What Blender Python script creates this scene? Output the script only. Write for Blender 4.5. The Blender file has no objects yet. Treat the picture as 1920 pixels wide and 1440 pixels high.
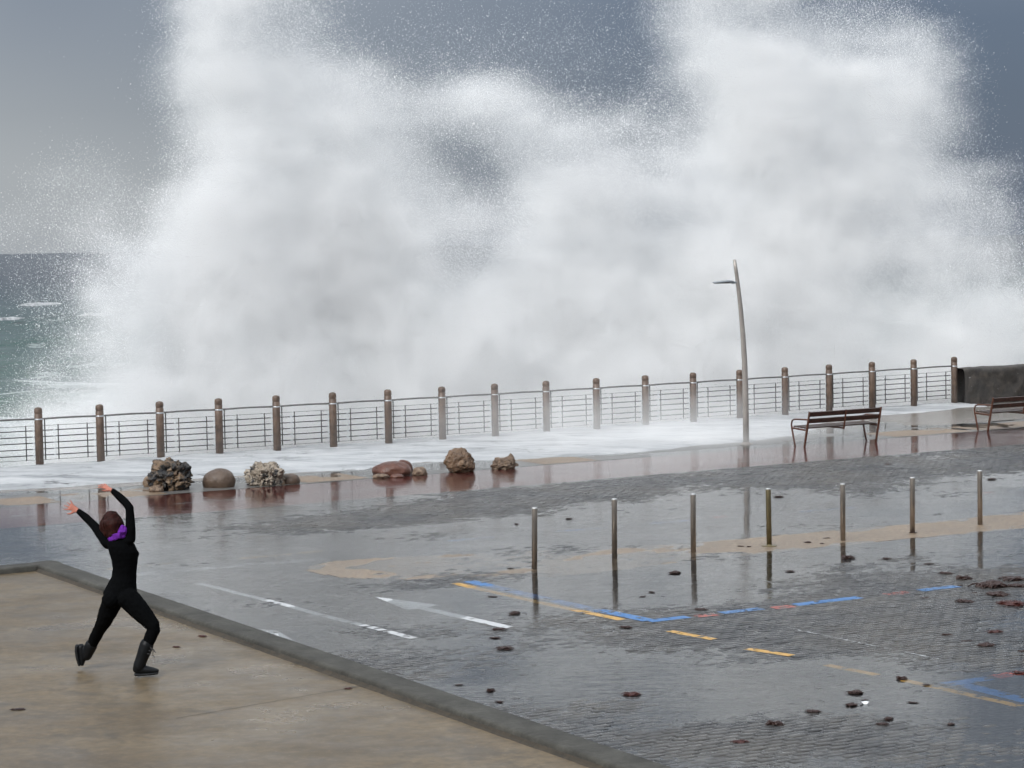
import bpy, bmesh, math, random
import numpy as np
from mathutils import Matrix, Vector

S = bpy.context.scene
COL = S.collection
rad = math.radians
random.seed(7)
RNG = np.random.default_rng(11)

# ------------------------------------------------------------------ camera
CAM_H = 4.7                       # metres above the paving
FOC = 4300.0 / 1920.0             # focal length in picture widths
PITCH, ROLL = rad(3.4893), rad(1.0885)
_f = Vector((0, math.cos(PITCH), -math.sin(PITCH)))
_u0 = Vector((0, math.sin(PITCH), math.cos(PITCH)))
_x0 = Vector((1, 0, 0))
_r = _x0 * math.cos(ROLL) - _u0 * math.sin(ROLL)
_u = _x0 * math.sin(ROLL) + _u0 * math.cos(ROLL)
cam_data = bpy.data.cameras.new('camera')
cam_data.sensor_width = 36.0
cam_data.lens = 36.0 * FOC
cam_data.clip_start = 0.5
cam_data.clip_end = 90000.0
cam = bpy.data.objects.new('camera', cam_data)
cam.matrix_world = Matrix(((_r.x, _u.x, -_f.x, 0), (_r.y, _u.y, -_f.y, 0), (_r.z, _u.z, -_f.z, CAM_H), (0, 0, 0, 1)))
COL.objects.link(cam)
S.camera = cam

# ------------------------------------------------------------------ sky, sun, exposure
SUN_EL, SUN_AZ = 38.0, 215.0       # azimuth clockwise from +Y: low left, behind the photographer
world = bpy.data.worlds.new('World')
S.world = world
world.use_nodes = True
wn, wl = world.node_tree.nodes, world.node_tree.links
wn.clear()
def wnode(t, **k):
    n = wn.new(t)
    for a, b in k.items():
        setattr(n, a, b)
    return n
w_out = wnode('ShaderNodeOutputWorld')
w_bg = wnode('ShaderNodeBackground')
w_bg.inputs['Strength'].default_value = 1.0
w_sky = wnode('ShaderNodeTexSky', sky_type='NISHITA')
w_sky.sun_disc = False
w_sky.sun_elevation = rad(SUN_EL)
w_sky.sun_rotation = rad(SUN_AZ)
w_tc = wnode('ShaderNodeTexCoord')
w_sep = wnode('ShaderNodeSeparateXYZ')
wl.new(w_tc.outputs['Generated'], w_sep.inputs[0])
w_no = wnode('ShaderNodeTexNoise', noise_dimensions='4D')
w_no.inputs['Scale'].default_value = 2.0
w_no.inputs['W'].default_value = 8.35
w_no.inputs['Detail'].default_value = 3.0
w_no.inputs['Roughness'].default_value = 0.42
wl.new(w_tc.outputs['Generated'], w_no.inputs['Vector'])
w_ramp = wnode('ShaderNodeValToRGB')
w_ramp.color_ramp.elements[0].position = 0.385
w_ramp.color_ramp.elements[0].color = (0.064, 0.084, 0.122, 1)
w_ramp.color_ramp.elements[1].position = 0.58
w_ramp.color_ramp.elements[1].color = (0.235, 0.252, 0.270, 1)
wl.new(w_no.outputs['Fac'], w_ramp.inputs[0])
w_z = wnode('ShaderNodeMapRange')          # an overcast sky brightens towards the zenith
w_z.inputs['From Min'].default_value = 0.06
w_z.inputs['From Max'].default_value = 1.0
w_z.inputs['To Min'].default_value = 1.0
w_z.inputs['To Max'].default_value = 4.0
wl.new(w_sep.outputs['Z'], w_z.inputs['Value'])
w_mul = wnode('ShaderNodeVectorMath', operation='SCALE')
w_up = wnode('ShaderNodeMapRange')         # higher up the cloud deck is a plain white-grey
w_up.inputs['From Min'].default_value = 0.09
w_up.inputs['From Max'].default_value = 0.30
wl.new(w_sep.outputs['Z'], w_up.inputs['Value'])
w_deck = wnode('ShaderNodeMix', data_type='RGBA')
w_deck.inputs[7].default_value = (0.190, 0.203, 0.219, 1)
wl.new(w_up.outputs[0], w_deck.inputs[0])
wl.new(w_ramp.outputs['Color'], w_deck.inputs[6])
wl.new(w_deck.outputs[2], w_mul.inputs[0])
wl.new(w_z.outputs[0], w_mul.inputs['Scale'])
w_nis = wnode('ShaderNodeVectorMath', operation='SCALE')
w_nis.inputs['Scale'].default_value = 0.03
wl.new(w_sky.outputs[0], w_nis.inputs[0])
w_mix = wnode('ShaderNodeMix', data_type='RGBA')
w_mix.inputs[0].default_value = 0.88
wl.new(w_nis.outputs[0], w_mix.inputs[6])
wl.new(w_mul.outputs[0], w_mix.inputs[7])
wl.new(w_mix.outputs[2], w_bg.inputs['Color'])
wl.new(w_bg.outputs[0], w_out.inputs[0])

sun_d = bpy.data.lights.new('sun', 'SUN')
sun_d.energy = 1.5
sun_d.angle = rad(24)
sun_d.color = (1.0, 0.985, 0.955)
sun = bpy.data.objects.new('sun', sun_d)
_az, _el = rad(SUN_AZ), rad(SUN_EL)
_sd = Vector((math.sin(_az) * math.cos(_el), math.cos(_az) * math.cos(_el), math.sin(_el)))
sun.rotation_euler = _sd.to_track_quat('Z', 'Y').to_euler()
COL.objects.link(sun)

S.view_settings.view_transform = 'Standard'
S.view_settings.look = 'None'
S.view_settings.gamma = 1.0
S.view_settings.exposure = 0.8
S.render.engine = 'CYCLES'
cy = S.cycles
cy.use_denoising = True
cy.max_bounces = 7
cy.diffuse_bounces = 3
cy.glossy_bounces = 3
cy.transmission_bounces = 4
cy.volume_bounces = 5
cy.transparent_max_bounces = 12
cy.caustics_reflective = False
cy.caustics_refractive = False
cy.volume_step_rate = 6.0
cy.use_adaptive_sampling = True
cy.adaptive_threshold = 0.05
cy.adaptive_min_samples = 16
cy.volume_max_steps = 256

# ------------------------------------------------------------------ the place's own frame
# along the shore (s), towards the sea (t), origin at the first fence post
ANG = rad(31.2)
E1 = np.array([math.cos(ANG), math.sin(ANG)])
E2 = np.array([-math.sin(ANG), math.cos(ANG)])
ORG = np.array([-10.425, 49.391])
def W(s, t, z=0.0):
    return Vector((ORG[0] + s * E1[0] + t * E2[0], ORG[1] + s * E1[1] + t * E2[1], z))
def WA(s, t):
    return ORG[0] + s * E1[0] + t * E2[0], ORG[1] + s * E1[1] + t * E2[1]
def ST(x, y):
    return (x - ORG[0]) * E1[0] + (y - ORG[1]) * E1[1], (x - ORG[0]) * E2[0] + (y - ORG[1]) * E2[1]
def ray(px, py):
    return _f * 4300.0 + _r * (px - 960.0) + _u * (720.0 - py)
def at(px, py, z=0.0):                      # survey of the photograph: a point at height z
    v = ray(px, py)
    k = (z - CAM_H) / v.z
    return Vector((v.x * k, v.y * k, z))
def at_st(px, py, z=0.0):
    p = at(px, py, z)
    return ST(p.x, p.y)
def at_plane(px, py, t):                    # a point on the upright plane t metres beyond the fence
    v = ray(px, py)
    s0, t0 = ST(0.0, 0.0)
    ds, dt = v.x * E1[0] + v.y * E1[1], v.x * E2[0] + v.y * E2[1]
    k = (t - t0) / dt
    return s0 + ds * k, CAM_H + v.z * k

# ------------------------------------------------------------------ numpy noise
_T2 = RNG.random((256, 256))
_T3 = RNG.random((64, 64, 64))
def vn2(x, y, o=0):
    x = np.asarray(x, float) + o * 17.31; y = np.asarray(y, float) + o * 9.77
    xi = np.floor(x).astype(int); yi = np.floor(y).astype(int)
    fx = x - xi; fy = y - yi
    fx = fx * fx * (3 - 2 * fx); fy = fy * fy * (3 - 2 * fy)
    a = _T2[xi & 255, yi & 255]; b = _T2[(xi + 1) & 255, yi & 255]
    c = _T2[xi & 255, (yi + 1) & 255]; d = _T2[(xi + 1) & 255, (yi + 1) & 255]
    return (a * (1 - fx) + b * fx) * (1 - fy) + (c * (1 - fx) + d * fx) * fy
def fbm2(x, y, n=4, o=0, g=0.5):
    r = 0; a = 1; tot = 0
    for i in range(n):
        r = r + a * vn2(x * 2 ** i, y * 2 ** i, o + i * 3); tot += a; a *= g
    return r / tot
def vn3(p, o=0):
    p = np.asarray(p, float) + o * 7.13
    i = np.floor(p).astype(int); f = p - i
    f = f * f * (3 - 2 * f)
    i0 = i & 63; i1 = (i + 1) & 63
    x0, y0, z0 = i0[:, 0], i0[:, 1], i0[:, 2]; x1, y1, z1 = i1[:, 0], i1[:, 1], i1[:, 2]
    fx, fy, fz = f[:, 0], f[:, 1], f[:, 2]
    def L(a, b, k): return a + (b - a) * k
    return L(L(L(_T3[x0, y0, z0], _T3[x1, y0, z0], fx), L(_T3[x0, y1, z0], _T3[x1, y1, z0], fx), fy),
             L(L(_T3[x0, y0, z1], _T3[x1, y0, z1], fx), L(_T3[x0, y1, z1], _T3[x1, y1, z1], fx), fy), fz)
def fbm3(p, n=4, o=0, g=0.5):
    r = 0; a = 1; tot = 0
    for i in range(n):
        r = r + a * vn3(p * 2 ** i, o + i * 2); tot += a; a *= g
    return r / tot
def sstep(a, b, x):
    k = np.clip((x - a) / (b - a), 0, 1)
    return k * k * (3 - 2 * k)

# ------------------------------------------------------------------ materials
MATS = {}
class NT:
    def __init__(self, name):
        self.m = bpy.data.materials.new(name)
        self.m.use_nodes = True
        self.n, self.l = self.m.node_tree.nodes, self.m.node_tree.links
        self.n.clear()
        self.out = self.n.new('ShaderNodeOutputMaterial')
    def add(self, t, ins=None, **k):
        n = self.n.new(t)
        for a, b in k.items():
            setattr(n, a, b)
        for a, b in (ins or {}).items():
            self.put(n.inputs[a], b)
        return n
    def put(self, sock, v):
        if isinstance(v, bpy.types.NodeSocket):
            self.l.new(v, sock)
        elif isinstance(v, bpy.types.Node):
            self.l.new(v.outputs[0], sock)
        else:
            if sock.type == 'RGBA' and len(v) == 3:
                v = (*v, 1)
            sock.default_value = v
    def coord(self, which='Object'):
        return self.add('ShaderNodeTexCoord').outputs[which]
    def pos(self):
        return self.add('ShaderNodeNewGeometry').outputs['Position']
    def noise(self, vec, scale, detail=4, rough=0.55, dist=0.0):
        return self.add('ShaderNodeTexNoise', {'Vector': vec, 'Scale': scale, 'Detail': detail, 'Roughness': rough, 'Distortion': dist}).outputs['Fac']
    def ramp(self, fac, stops):
        n = self.add('ShaderNodeValToRGB', {'Fac': fac})
        e = n.color_ramp.elements
        while len(e) < len(stops):
            e.new(0.5)
        for q, (p, c) in zip(e, stops):
            q.position = p
            q.color = (c, c, c, 1) if isinstance(c, (int, float)) else (*c, 1)
        return n.outputs[0]
    def mix(self, f, a, b, mode='MIX'):
        n = self.add('ShaderNodeMix', data_type='RGBA', blend_type=mode)
        self.put(n.inputs[0], f); self.put(n.inputs[6], a); self.put(n.inputs[7], b)
        return n.outputs[2]
    def math(self, op, a, b=0.0, c=0.0, clamp=False):
        n = self.add('ShaderNodeMath', operation=op, use_clamp=clamp)
        self.put(n.inputs[0], a); self.put(n.inputs[1], b)
        if op in ('MULTIPLY_ADD',):
            self.put(n.inputs[2], c)
        return n.outputs[0]
    def bump(self, h, strength, dist, normal=None):
        d = {'Height': h, 'Strength': strength, 'Distance': dist}
        if normal is not None:
            d['Normal'] = normal
        return self.add('ShaderNodeBump', d).outputs[0]
    def bsdf(self, **k):
        ins = {a.replace('_', ' '): b for a, b in k.items()}
        return self.add('ShaderNodeBsdfPrincipled', ins)
    def done(self, sh):
        self.put(self.out.inputs['Surface'], sh)
        MATS[self.m.name] = self.m
        return self.m

def m_paver():
    t = NT('wet_paver')
    rnd = t.add('ShaderNodeAttribute', attribute_name='rnd').outputs['Fac']
    orn = t.add('ShaderNodeObjectInfo').outputs['Random']
    r = t.math('FRACT', t.math('ADD', rnd, t.math('MULTIPLY', orn, 7.3)))
    p = t.pos()
    n1 = t.noise(p, 38, 5, 0.6)
    n2 = t.noise(p, 0.55, 3, 0.5)
    c = t.ramp(r, [(0.0, (0.022, 0.023, 0.025)), (0.6, (0.050, 0.051, 0.053)), (1.0, (0.095, 0.093, 0.089))])
    c = t.mix(t.ramp(n2, [(0.42, 0.0), (0.68, 0.55)]), c, (0.100, 0.087, 0.068))
    c = t.mix(t.ramp(n1, [(0.3, 0.0), (0.75, 0.6)]), c, (0.045, 0.045, 0.047))
    ro = t.ramp(t.noise(p, 1.3, 4, 0.6), [(0.3, 0.14), (0.7, 0.34)])
    return t.done(t.bsdf(Base_Color=c, Roughness=ro, IOR=1.4, Specular_IOR_Level=0.36, Normal=t.bump(n1, 0.35, 0.004)))
def m_ground():
    t = NT('wet_asphalt')
    p = t.pos()
    c = t.ramp(t.noise(p, 30, 5, 0.6), [(0.3, (0.035, 0.035, 0.036)), (0.7, (0.07, 0.07, 0.07))])
    return t.done(t.bsdf(Base_Color=c, Roughness=0.35, Normal=t.bump(t.noise(p, 60, 3), 0.4, 0.005)))
def m_water():
    t = NT('water_film')
    p = t.pos()
    mp = t.add('ShaderNodeMapping', {'Vector': p, 'Rotation': (0, 0, ANG + 0.25), 'Scale': (1.0, 2.4, 1.0)}).outputs[0]
    n1 = t.noise(mp, 2.6, 3, 0.55, 0.6)
    n2 = t.noise(mp, 9.0, 3, 0.6, 0.4)
    n3 = t.noise(mp, 26.0, 2, 0.5)
    amp = t.ramp(t.noise(p, 0.33, 3, 0.55), [(0.40, 0.10), (0.62, 1.0)])     # gusts ruffle some of the puddles
    h = t.math('ADD', n1, t.math('MULTIPLY', n2, 0.30))
    h = t.math('ADD', h, t.math('MULTIPLY', n3, 0.09))
    h = t.math('MULTIPLY', h, amp)
    nrm = t.bump(h, 1.0, 0.0075)
    fr = t.add('ShaderNodeFresnel', {'IOR': 1.42, 'Normal': nrm})
    gl = t.add('ShaderNodeBsdfGlossy', {'Color': (1, 1, 1), 'Roughness': 0.045, 'Normal': nrm})
    tr = t.add('ShaderNodeBsdfTransparent', {'Color': (0.93, 0.95, 0.95)})
    return t.done(t.add('ShaderNodeMixShader', {0: fr, 1: tr, 2: gl}))
def m_path():
    t = NT('red_path')
    p = t.pos()
    c = t.ramp(t.noise(p, 1.1, 5, 0.6), [(0.3, (0.165, 0.034, 0.028)), (0.7, (0.27, 0.070, 0.056))])
    c = t.mix(t.ramp(t.noise(p, 45, 3), [(0.4, 0.0), (0.8, 0.45)]), c, (0.09, 0.045, 0.04))
    return t.done(t.bsdf(Base_Color=c, Roughness=0.28, Normal=t.bump(t.noise(p, 70, 3), 0.3, 0.003)))
def m_stone(name, a, b, rough=0.4, scale=6.0, bump=0.01):
    t = NT(name)
    p = t.pos()
    n = t.noise(p, scale, 6, 0.62)
    c = t.ramp(n, [(0.28, a), (0.72, b)])
    c = t.mix(t.ramp(t.noise(p, scale * 9, 3), [(0.45, 0.0), (0.8, 0.35)]), c, tuple(x * 0.55 for x in a))
    return t.done(t.bsdf(Base_Color=c, Roughness=rough, Normal=t.bump(n, 0.5, bump)))
def m_aggregate(name, lo, mid, hi, rough=0.42):
    t = NT(name)
    p = t.pos()
    v = t.add('ShaderNodeTexVoronoi', {'Vector': p, 'Scale': 34.0})
    g = t.add('ShaderNodeSeparateColor', {0: v.outputs['Color']}).outputs[0]
    c = t.ramp(g, [(0.0, lo), (0.5, mid), (1.0, hi)])
    c = t.mix(t.ramp(t.noise(p, 0.9, 4), [(0.35, 0.0), (0.7, 0.5)]), c, (0.16, 0.13, 0.10))
    h = t.math('SUBTRACT', 1.0, v.outputs['Distance'])
    return t.done(t.bsdf(Base_Color=c, Roughness=rough, Normal=t.bump(h, 0.7, 0.012)))
def m_paint(name, col, wear=0.5):
    t = NT(name)
    p = t.pos()
    n = t.noise(p, 13, 6, 0.7)
    n2 = t.noise(p, 1.7, 3, 0.5)
    c = t.mix(t.ramp(n, [(0.3, 0.0), (0.75, 0.35)]), col, tuple(x * 0.55 for x in col))
    a = t.ramp(t.math('ADD', t.math('MULTIPLY', n, 0.65), t.math('MULTIPLY', n2, 0.35)), [(wear - 0.17, 0.0), (wear - 0.09, 1.0)])
    b = t.bsdf(Base_Color=c, Roughness=0.35, Normal=t.bump(t.noise(p, 55, 3), 0.25, 0.003))
    tr = t.add('ShaderNodeBsdfTransparent')
    return t.done(t.add('ShaderNodeMixShader', {0: a, 1: tr, 2: b}))
def m_slab():
    t = NT('wet_concrete_slab')
    p = t.pos()
    mp = t.add('ShaderNodeMapping', {'Vector': p, 'Rotation': (0, 0, -0.5), 'Scale': (1.0, 1.35, 1.0)}).outputs[0]
    big = t.noise(mp, 0.55, 5, 0.62, 0.5)
    mid = t.noise(mp, 2.3, 6, 0.66, 0.8)
    c = t.ramp(big, [(0.28, (0.082, 0.056, 0.029)), (0.52, (0.150, 0.107, 0.058)), (0.75, (0.200, 0.148, 0.085))])
    c = t.mix(t.ramp(mid, [(0.50, 0.0), (0.66, 0.75)]), c, (0.075, 0.060, 0.041))
    c = t.mix(t.ramp(t.noise(p, 6.0, 6, 0.75), [(0.54, 0.0), (0.68, 0.6)]), c, (0.064, 0.053, 0.039))
    c = t.mix(t.ramp(t.noise(p, 40.0, 2, 0.5), [(0.70, 0.0), (0.74, 0.7)]), c, (0.40, 0.37, 0.32))
    sp = t.noise(p, 24, 4, 0.7)
    c = t.mix(t.ramp(sp, [(0.60, 0.0), (0.72, 0.7)]), c, (0.085, 0.07, 0.055))
    g1 = t.noise(p, 13.0, 5, 0.72)
    c = t.mix(t.ramp(g1, [(0.36, 0.55), (0.52, 0.0)]), c, (0.070, 0.051, 0.031))
    c = t.mix(t.ramp(g1, [(0.54, 0.0), (0.68, 0.5)]), c, (0.240, 0.183, 0.112))
    v = t.noise(p, 60, 3, 0.6)
    c = t.mix(t.ramp(v, [(0.35, 0.35), (0.65, 0.0)]), c, (0.12, 0.10, 0.075))
    ro = t.ramp(t.noise(mp, 0.8, 4, 0.6), [(0.35, 0.26), (0.65, 0.52)])
    return t.done(t.bsdf(Base_Color=c, Roughness=ro, Specular_IOR_Level=0.38, Normal=t.bump(v, 0.3, 0.003)))
def m_sea():
    t = NT('sea_water')
    p = t.pos()
    sp = t.add('ShaderNodeSeparateXYZ', {0: p})
    d = t.math('ADD', sp.outputs[1], t.math('MULTIPLY', t.noise(p, 0.006, 3), 160.0))
    deep = t.add('ShaderNodeMapRange', {'Value': d, 1: 190.0, 2: 900.0, 3: 0.0, 4: 1.0}).outputs[0]
    c = t.ramp(deep, [(0.0, (0.072, 0.116, 0.100)), (0.16, (0.036, 0.076, 0.069)), (0.5, (0.014, 0.035, 0.042)), (1.0, (0.008, 0.018, 0.029))])
    mp = t.add('ShaderNodeMapping', {'Vector': p, 'Scale': (0.5, 1.0, 1.0)}).outputs[0]
    foam = t.noise(mp, 0.11, 6, 0.68, 1.2)
    near = t.add('ShaderNodeMapRange', {'Value': d, 1: 180.0, 2: 330.0, 3: 0.20, 4: 0.0}).outputs[0]
    fm = t.ramp(t.math('ADD', foam, near), [(0.66, 0.0), (0.76, 0.9)])
    c = t.mix(fm, c, (0.50, 0.53, 0.53))
    h = t.math('ADD', t.noise(mp, 0.32, 5, 0.62), t.math('MULTIPLY', t.noise(mp, 2.0, 3), 0.1))
    ro = t.math('ADD', t.math('MULTIPLY', fm, 0.4), 0.22)
    return t.done(t.bsdf(Base_Color=c, Roughness=ro, IOR=1.33, Normal=t.bump(h, 0.9, 1.3)))
def m_foam():
    t = NT('sea_foam')
    p = t.pos()
    mp = t.add('ShaderNodeMapping', {'Vector': p, 'Rotation': (0, 0, -ANG), 'Scale': (0.45, 1.5, 1.0)}).outputs[0]
    n = t.noise(mp, 1.1, 6, 0.62, 0.7)
    c = t.ramp(n, [(0.34, (0.52, 0.525, 0.53)), (0.47, (0.44, 0.45, 0.46)), (0.56, (0.36, 0.37, 0.38)), (0.68, (0.23, 0.24, 0.25))])
    b = t.bsdf(Base_Color=c, Roughness=0.7, Normal=t.bump(t.noise(p, 16, 4, 0.65), 0.5, 0.02))
    hole = t.noise(mp, 5.5, 5, 0.7, 0.9)
    big = t.noise(p, 0.9, 3, 0.5)
    a = t.ramp(t.math('ADD', t.math('MULTIPLY', hole, 0.7), t.math('MULTIPLY', big, 0.45)), [(0.66, 1.0), (0.76, 0.3)])
    return t.done(t.add('ShaderNodeMixShader', {0: a, 1: t.add('ShaderNodeBsdfTransparent'), 2: b}))
def m_plain(name, col, rough=0.5, metal=0.0, var=0.35, scale=9.0, bump=0.0, coat=0.0, spec=0.5):
    t = NT(name)
    p = t.coord('Object')
    n = t.noise(p, scale, 5, 0.62)
    c = t.ramp(n, [(0.25, tuple(x * (1 - var) for x in col)), (0.75, tuple(min(1, x * (1 + var)) for x in col))])
    k = dict(Base_Color=c, Roughness=rough, Metallic=metal, Specular_IOR_Level=spec)
    if coat:
        k['Coat_Weight'] = coat
        k['Coat_Roughness'] = 0.15
    if bump:
        k['Normal'] = t.bump(t.noise(p, scale * 4, 4, 0.65), 0.6, bump)
    return t.done(t.bsdf(**k))
def m_post():
    t = NT('weathered_post')
    p = t.coord('Object')
    r = t.add('ShaderNodeObjectInfo').outputs['Random']
    q = t.add('ShaderNodeVectorMath', {0: p, 1: t.add('ShaderNodeCombineXYZ', {0: t.math('MULTIPLY', r, 40.0)})}, operation='ADD').outputs[0]
    n = t.noise(q, 7, 6, 0.7)
    m = t.noise(q, 48, 3, 0.6)
    c = t.ramp(n, [(0.28, (0.050, 0.034, 0.025)), (0.5, (0.118, 0.075, 0.052)), (0.74, (0.195, 0.135, 0.098))])
    c = t.mix(t.ramp(m, [(0.52, 0.0), (0.7, 0.6)]), c, (0.05, 0.043, 0.038))
    c = t.mix(t.ramp(t.noise(q, 90, 2), [(0.66, 0.0), (0.74, 0.6)]), c, (0.38, 0.36, 0.34))
    return t.done(t.bsdf(Base_Color=c, Roughness=0.45, Normal=t.bump(m, 0.6, 0.01)))
def m_rock(name, stops, scale, pits=0.0, pit_col=(0.01, 0.01, 0.012), rough=0.45, pscale=9.0):
    t = NT(name)
    p = t.coord('Object')
    n = t.noise(p, scale, 6, 0.66, 0.4)
    c = t.ramp(n, stops)
    c = t.mix(t.ramp(t.noise(p, scale * 8, 4, 0.6), [(0.40, 0.0), (0.75, 0.45)]), c, tuple(x * 0.4 for x in stops[0][1]))
    if pits:
        q = t.noise(p, pscale, 5, 0.7, 0.6)
        c = t.mix(t.ramp(q, [(pits, 0.0), (pits + 0.06, 1.0)]), c, pit_col)
    return t.done(t.bsdf(Base_Color=c, Roughness=rough, Normal=t.bump(t.noise(p, scale * 6, 5, 0.7), 0.7, 0.02)))
def m_drop():
    t = NT('spray_droplets')
    p = t.pos()
    c = t.ramp(t.noise(p, 0.5, 2), [(0.3, (0.90, 0.905, 0.91)), (0.7, (0.95, 0.95, 0.95))])
    return t.done(t.add('ShaderNodeBsdfDiffuse', {'Color': c}))
def m_mist():
    t = NT('spray_mist')
    v = t.add('ShaderNodeVolumePrincipled', {'Color': (0.996, 0.996, 0.996), 'Density': 1.0, 'Anisotropy': -0.45, 'Density Attribute': 'density'})
    t.put(t.out.inputs['Volume'], v)
    MATS[t.m.name] = t.m
    return t.m

M = {}
M['paver'] = m_paver(); M['ground'] = m_ground(); M['water'] = m_water(); M['path'] = m_path()
M['prom'] = m_stone('wet_promenade_stone', (0.17, 0.155, 0.14), (0.27, 0.245, 0.215), 0.26, 2.2, 0.006)
M['verge'] = m_stone('wet_grey_concrete', (0.10, 0.10, 0.10), (0.17, 0.165, 0.155), 0.3, 2.6, 0.006)
M['gravel'] = m_aggregate('beige_aggregate', (0.13, 0.085, 0.050), (0.235, 0.155, 0.095), (0.34, 0.25, 0.165), 0.36)
M['median'] = m_aggregate('sandy_aggregate', (0.13, 0.090, 0.058), (0.235, 0.165, 0.108), (0.35, 0.27, 0.185), 0.36)
M['slab'] = m_slab()
M['kerb'] = m_rock('kerb_concrete', [(0.30, (0.028, 0.026, 0.021)), (0.5, (0.056, 0.053, 0.044)), (0.72, (0.092, 0.088, 0.075))], 3.0, 0.70, (0.035, 0.032, 0.026), 0.78, 14.0)
M['joint'] = m_stone('joint_dirt', (0.060, 0.050, 0.038), (0.110, 0.090, 0.066), 0.6, 9.0, 0.004)
M['moss'] = m_stone('moss_and_grit', (0.020, 0.016, 0.010), (0.062, 0.046, 0.028), 0.7, 14.0, 0.012)
M['sea'] = m_sea(); M['foam'] = m_foam()
M['white'] = m_paint('white_road_paint', (0.60, 0.61, 0.62), 0.55)
M['white_worn'] = m_paint('worn_white_road_paint', (0.50, 0.51, 0.52), 0.64)
M['yellow'] = m_paint('yellow_road_paint', (0.62, 0.34, 0.055), 0.56)
M['yellow_worn'] = m_paint('worn_yellow_road_paint', (0.50, 0.32, 0.10), 0.63)
M['blue'] = m_paint('blue_road_paint', (0.030, 0.175, 0.46), 0.57)
M['blue_worn'] = m_paint('worn_blue_road_paint', (0.055, 0.19, 0.44), 0.61)
M['red'] = m_paint('red_road_paint', (0.46, 0.10, 0.075), 0.61)
M['post'] = m_post()
M['rail'] = m_plain('grey_steel_rail', (0.20, 0.195, 0.185), 0.38, 0.65, 0.3)
M['bar'] = m_plain('dark_rail_bar', (0.045, 0.042, 0.040), 0.45, 0.3, 0.4, 20)
M['sleeve'] = m_plain('bright_steel_sleeve', (0.62, 0.64, 0.66), 0.3, 0.6, 0.1)
M['steel'] = m_plain('brushed_steel', (0.36, 0.31, 0.265), 0.30, 0.85, 0.22, 6)
M['steel_old'] = m_plain('tarnished_steel', (0.19, 0.155, 0.085), 0.38, 0.7, 0.3, 6)
M['steel_top'] = m_plain('bright_steel_cap', (0.7, 0.7, 0.7), 0.3, 0.6, 0.1)
M['lamp_pole'] = m_plain('galvanised_lamp_pole', (0.40, 0.365, 0.335), 0.36, 0.45, 0.2, 3)
M['lamp_head'] = m_plain('lamp_casing', (0.30, 0.33, 0.35), 0.35, 0.4, 0.15)
M['lamp_glass'] = m_plain('lamp_lens', (0.05, 0.055, 0.06), 0.15, 0.0, 0.1)
M['bench_wood'] = m_plain('dark_bench_timber', (0.050, 0.026, 0.018), 0.32, 0.0, 0.45, 14, 0.004)
M['bench_iron'] = m_plain('bench_frame_metal', (0.105, 0.045, 0.028), 0.38, 0.3, 0.35, 10)
M['wall'] = m_rock('rough_stone_wall', [(0.28, (0.020, 0.018, 0.017)), (0.5, (0.055, 0.048, 0.042)), (0.75, (0.11, 0.09, 0.075))], 3.5, 0.0, rough=0.6)
M['seaweed'] = m_plain('wet_brown_seaweed', (0.034, 0.013, 0.009), 0.30, 0.0, 0.6, 18, 0.01)
M['seaweed_red'] = m_plain('wet_red_seaweed', (0.060, 0.014, 0.010), 0.30, 0.0, 0.6, 18, 0.01)
M['scrap'] = m_plain('white_scrap', (0.75, 0.77, 0.78), 0.5, 0.0, 0.08)
M['drop'] = m_drop(); M['mist'] = m_mist()
M['cloth'] = m_plain('black_knit', (0.0030, 0.0033, 0.0038), 0.9, 0.0, 0.3, 40, 0.002, spec=0.04)
M['skin'] = m_plain('skin', (0.46, 0.175, 0.125), 0.55, 0.0, 0.15, 20, spec=0.25)
M['hair'] = m_plain('red_brown_hair', (0.024, 0.0042, 0.0028), 0.6, 0.0, 0.6, 30, 0.006, spec=0.18)
M['scarf'] = m_plain('purple_scarf', (0.125, 0.019, 0.27), 0.8, 0.0, 0.45, 22, 0.006, spec=0.2)
M['boot'] = m_plain('black_rubber_boot', (0.0060, 0.0068, 0.0082), 0.45, 0.0, 0.25, 12, spec=0.2)
M['sole'] = m_plain('boot_sole', (0.014, 0.015, 0.017), 0.65, 0.0, 0.3, 20, 0.004, spec=0.25)
M['lace'] = m_plain('boot_lace', (0.03, 0.03, 0.033), 0.6, 0.0, 0.2)

# ------------------------------------------------------------------ object helpers
def link(name, me, mat=None, parent=None, loc=None, rot=None):
    o = bpy.data.objects.new(name, me)
    COL.objects.link(o)
    if mat is not None and me is not None and not me.materials:
        me.materials.append(mat)
    if parent is not None:
        o.parent = parent
    if loc is not None:
        o.location = loc
    if rot is not None:
        o.rotation_euler = rot
    return o
def tag(o, label=None, cat=None, group=None, kind=None):
    for k, v in (('label', label), ('category', cat), ('group', group), ('kind', kind)):
        if v:
            o[k] = v
    return o
def empty(name, loc, rz, label, cat, group=None):
    o = bpy.data.objects.new(name, None)
    COL.objects.link(o)
    o.location = loc
    o.rotation_euler = (0, 0, rz)
    o.empty_display_size = 0.1
    return tag(o, label, cat, group)
def mesh_np(name, v, f, smooth=False, mat=None):
    me = bpy.data.meshes.new(name)
    v = np.asarray(v, np.float32); f = np.asarray(f, np.int32)
    me.vertices.add(len(v)); me.vertices.foreach_set('co', v.ravel())
    k = f.shape[1]
    me.loops.add(f.size); me.loops.foreach_set('vertex_index', f.ravel())
    me.polygons.add(len(f)); me.polygons.foreach_set('loop_start', np.arange(0, f.size, k, dtype=np.int32))
    if smooth:
        me.polygons.foreach_set('use_smooth', np.ones(len(f), bool))
    me.update(calc_edges=True)
    if mat is not None:
        me.materials.append(mat)
    return me
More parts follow.
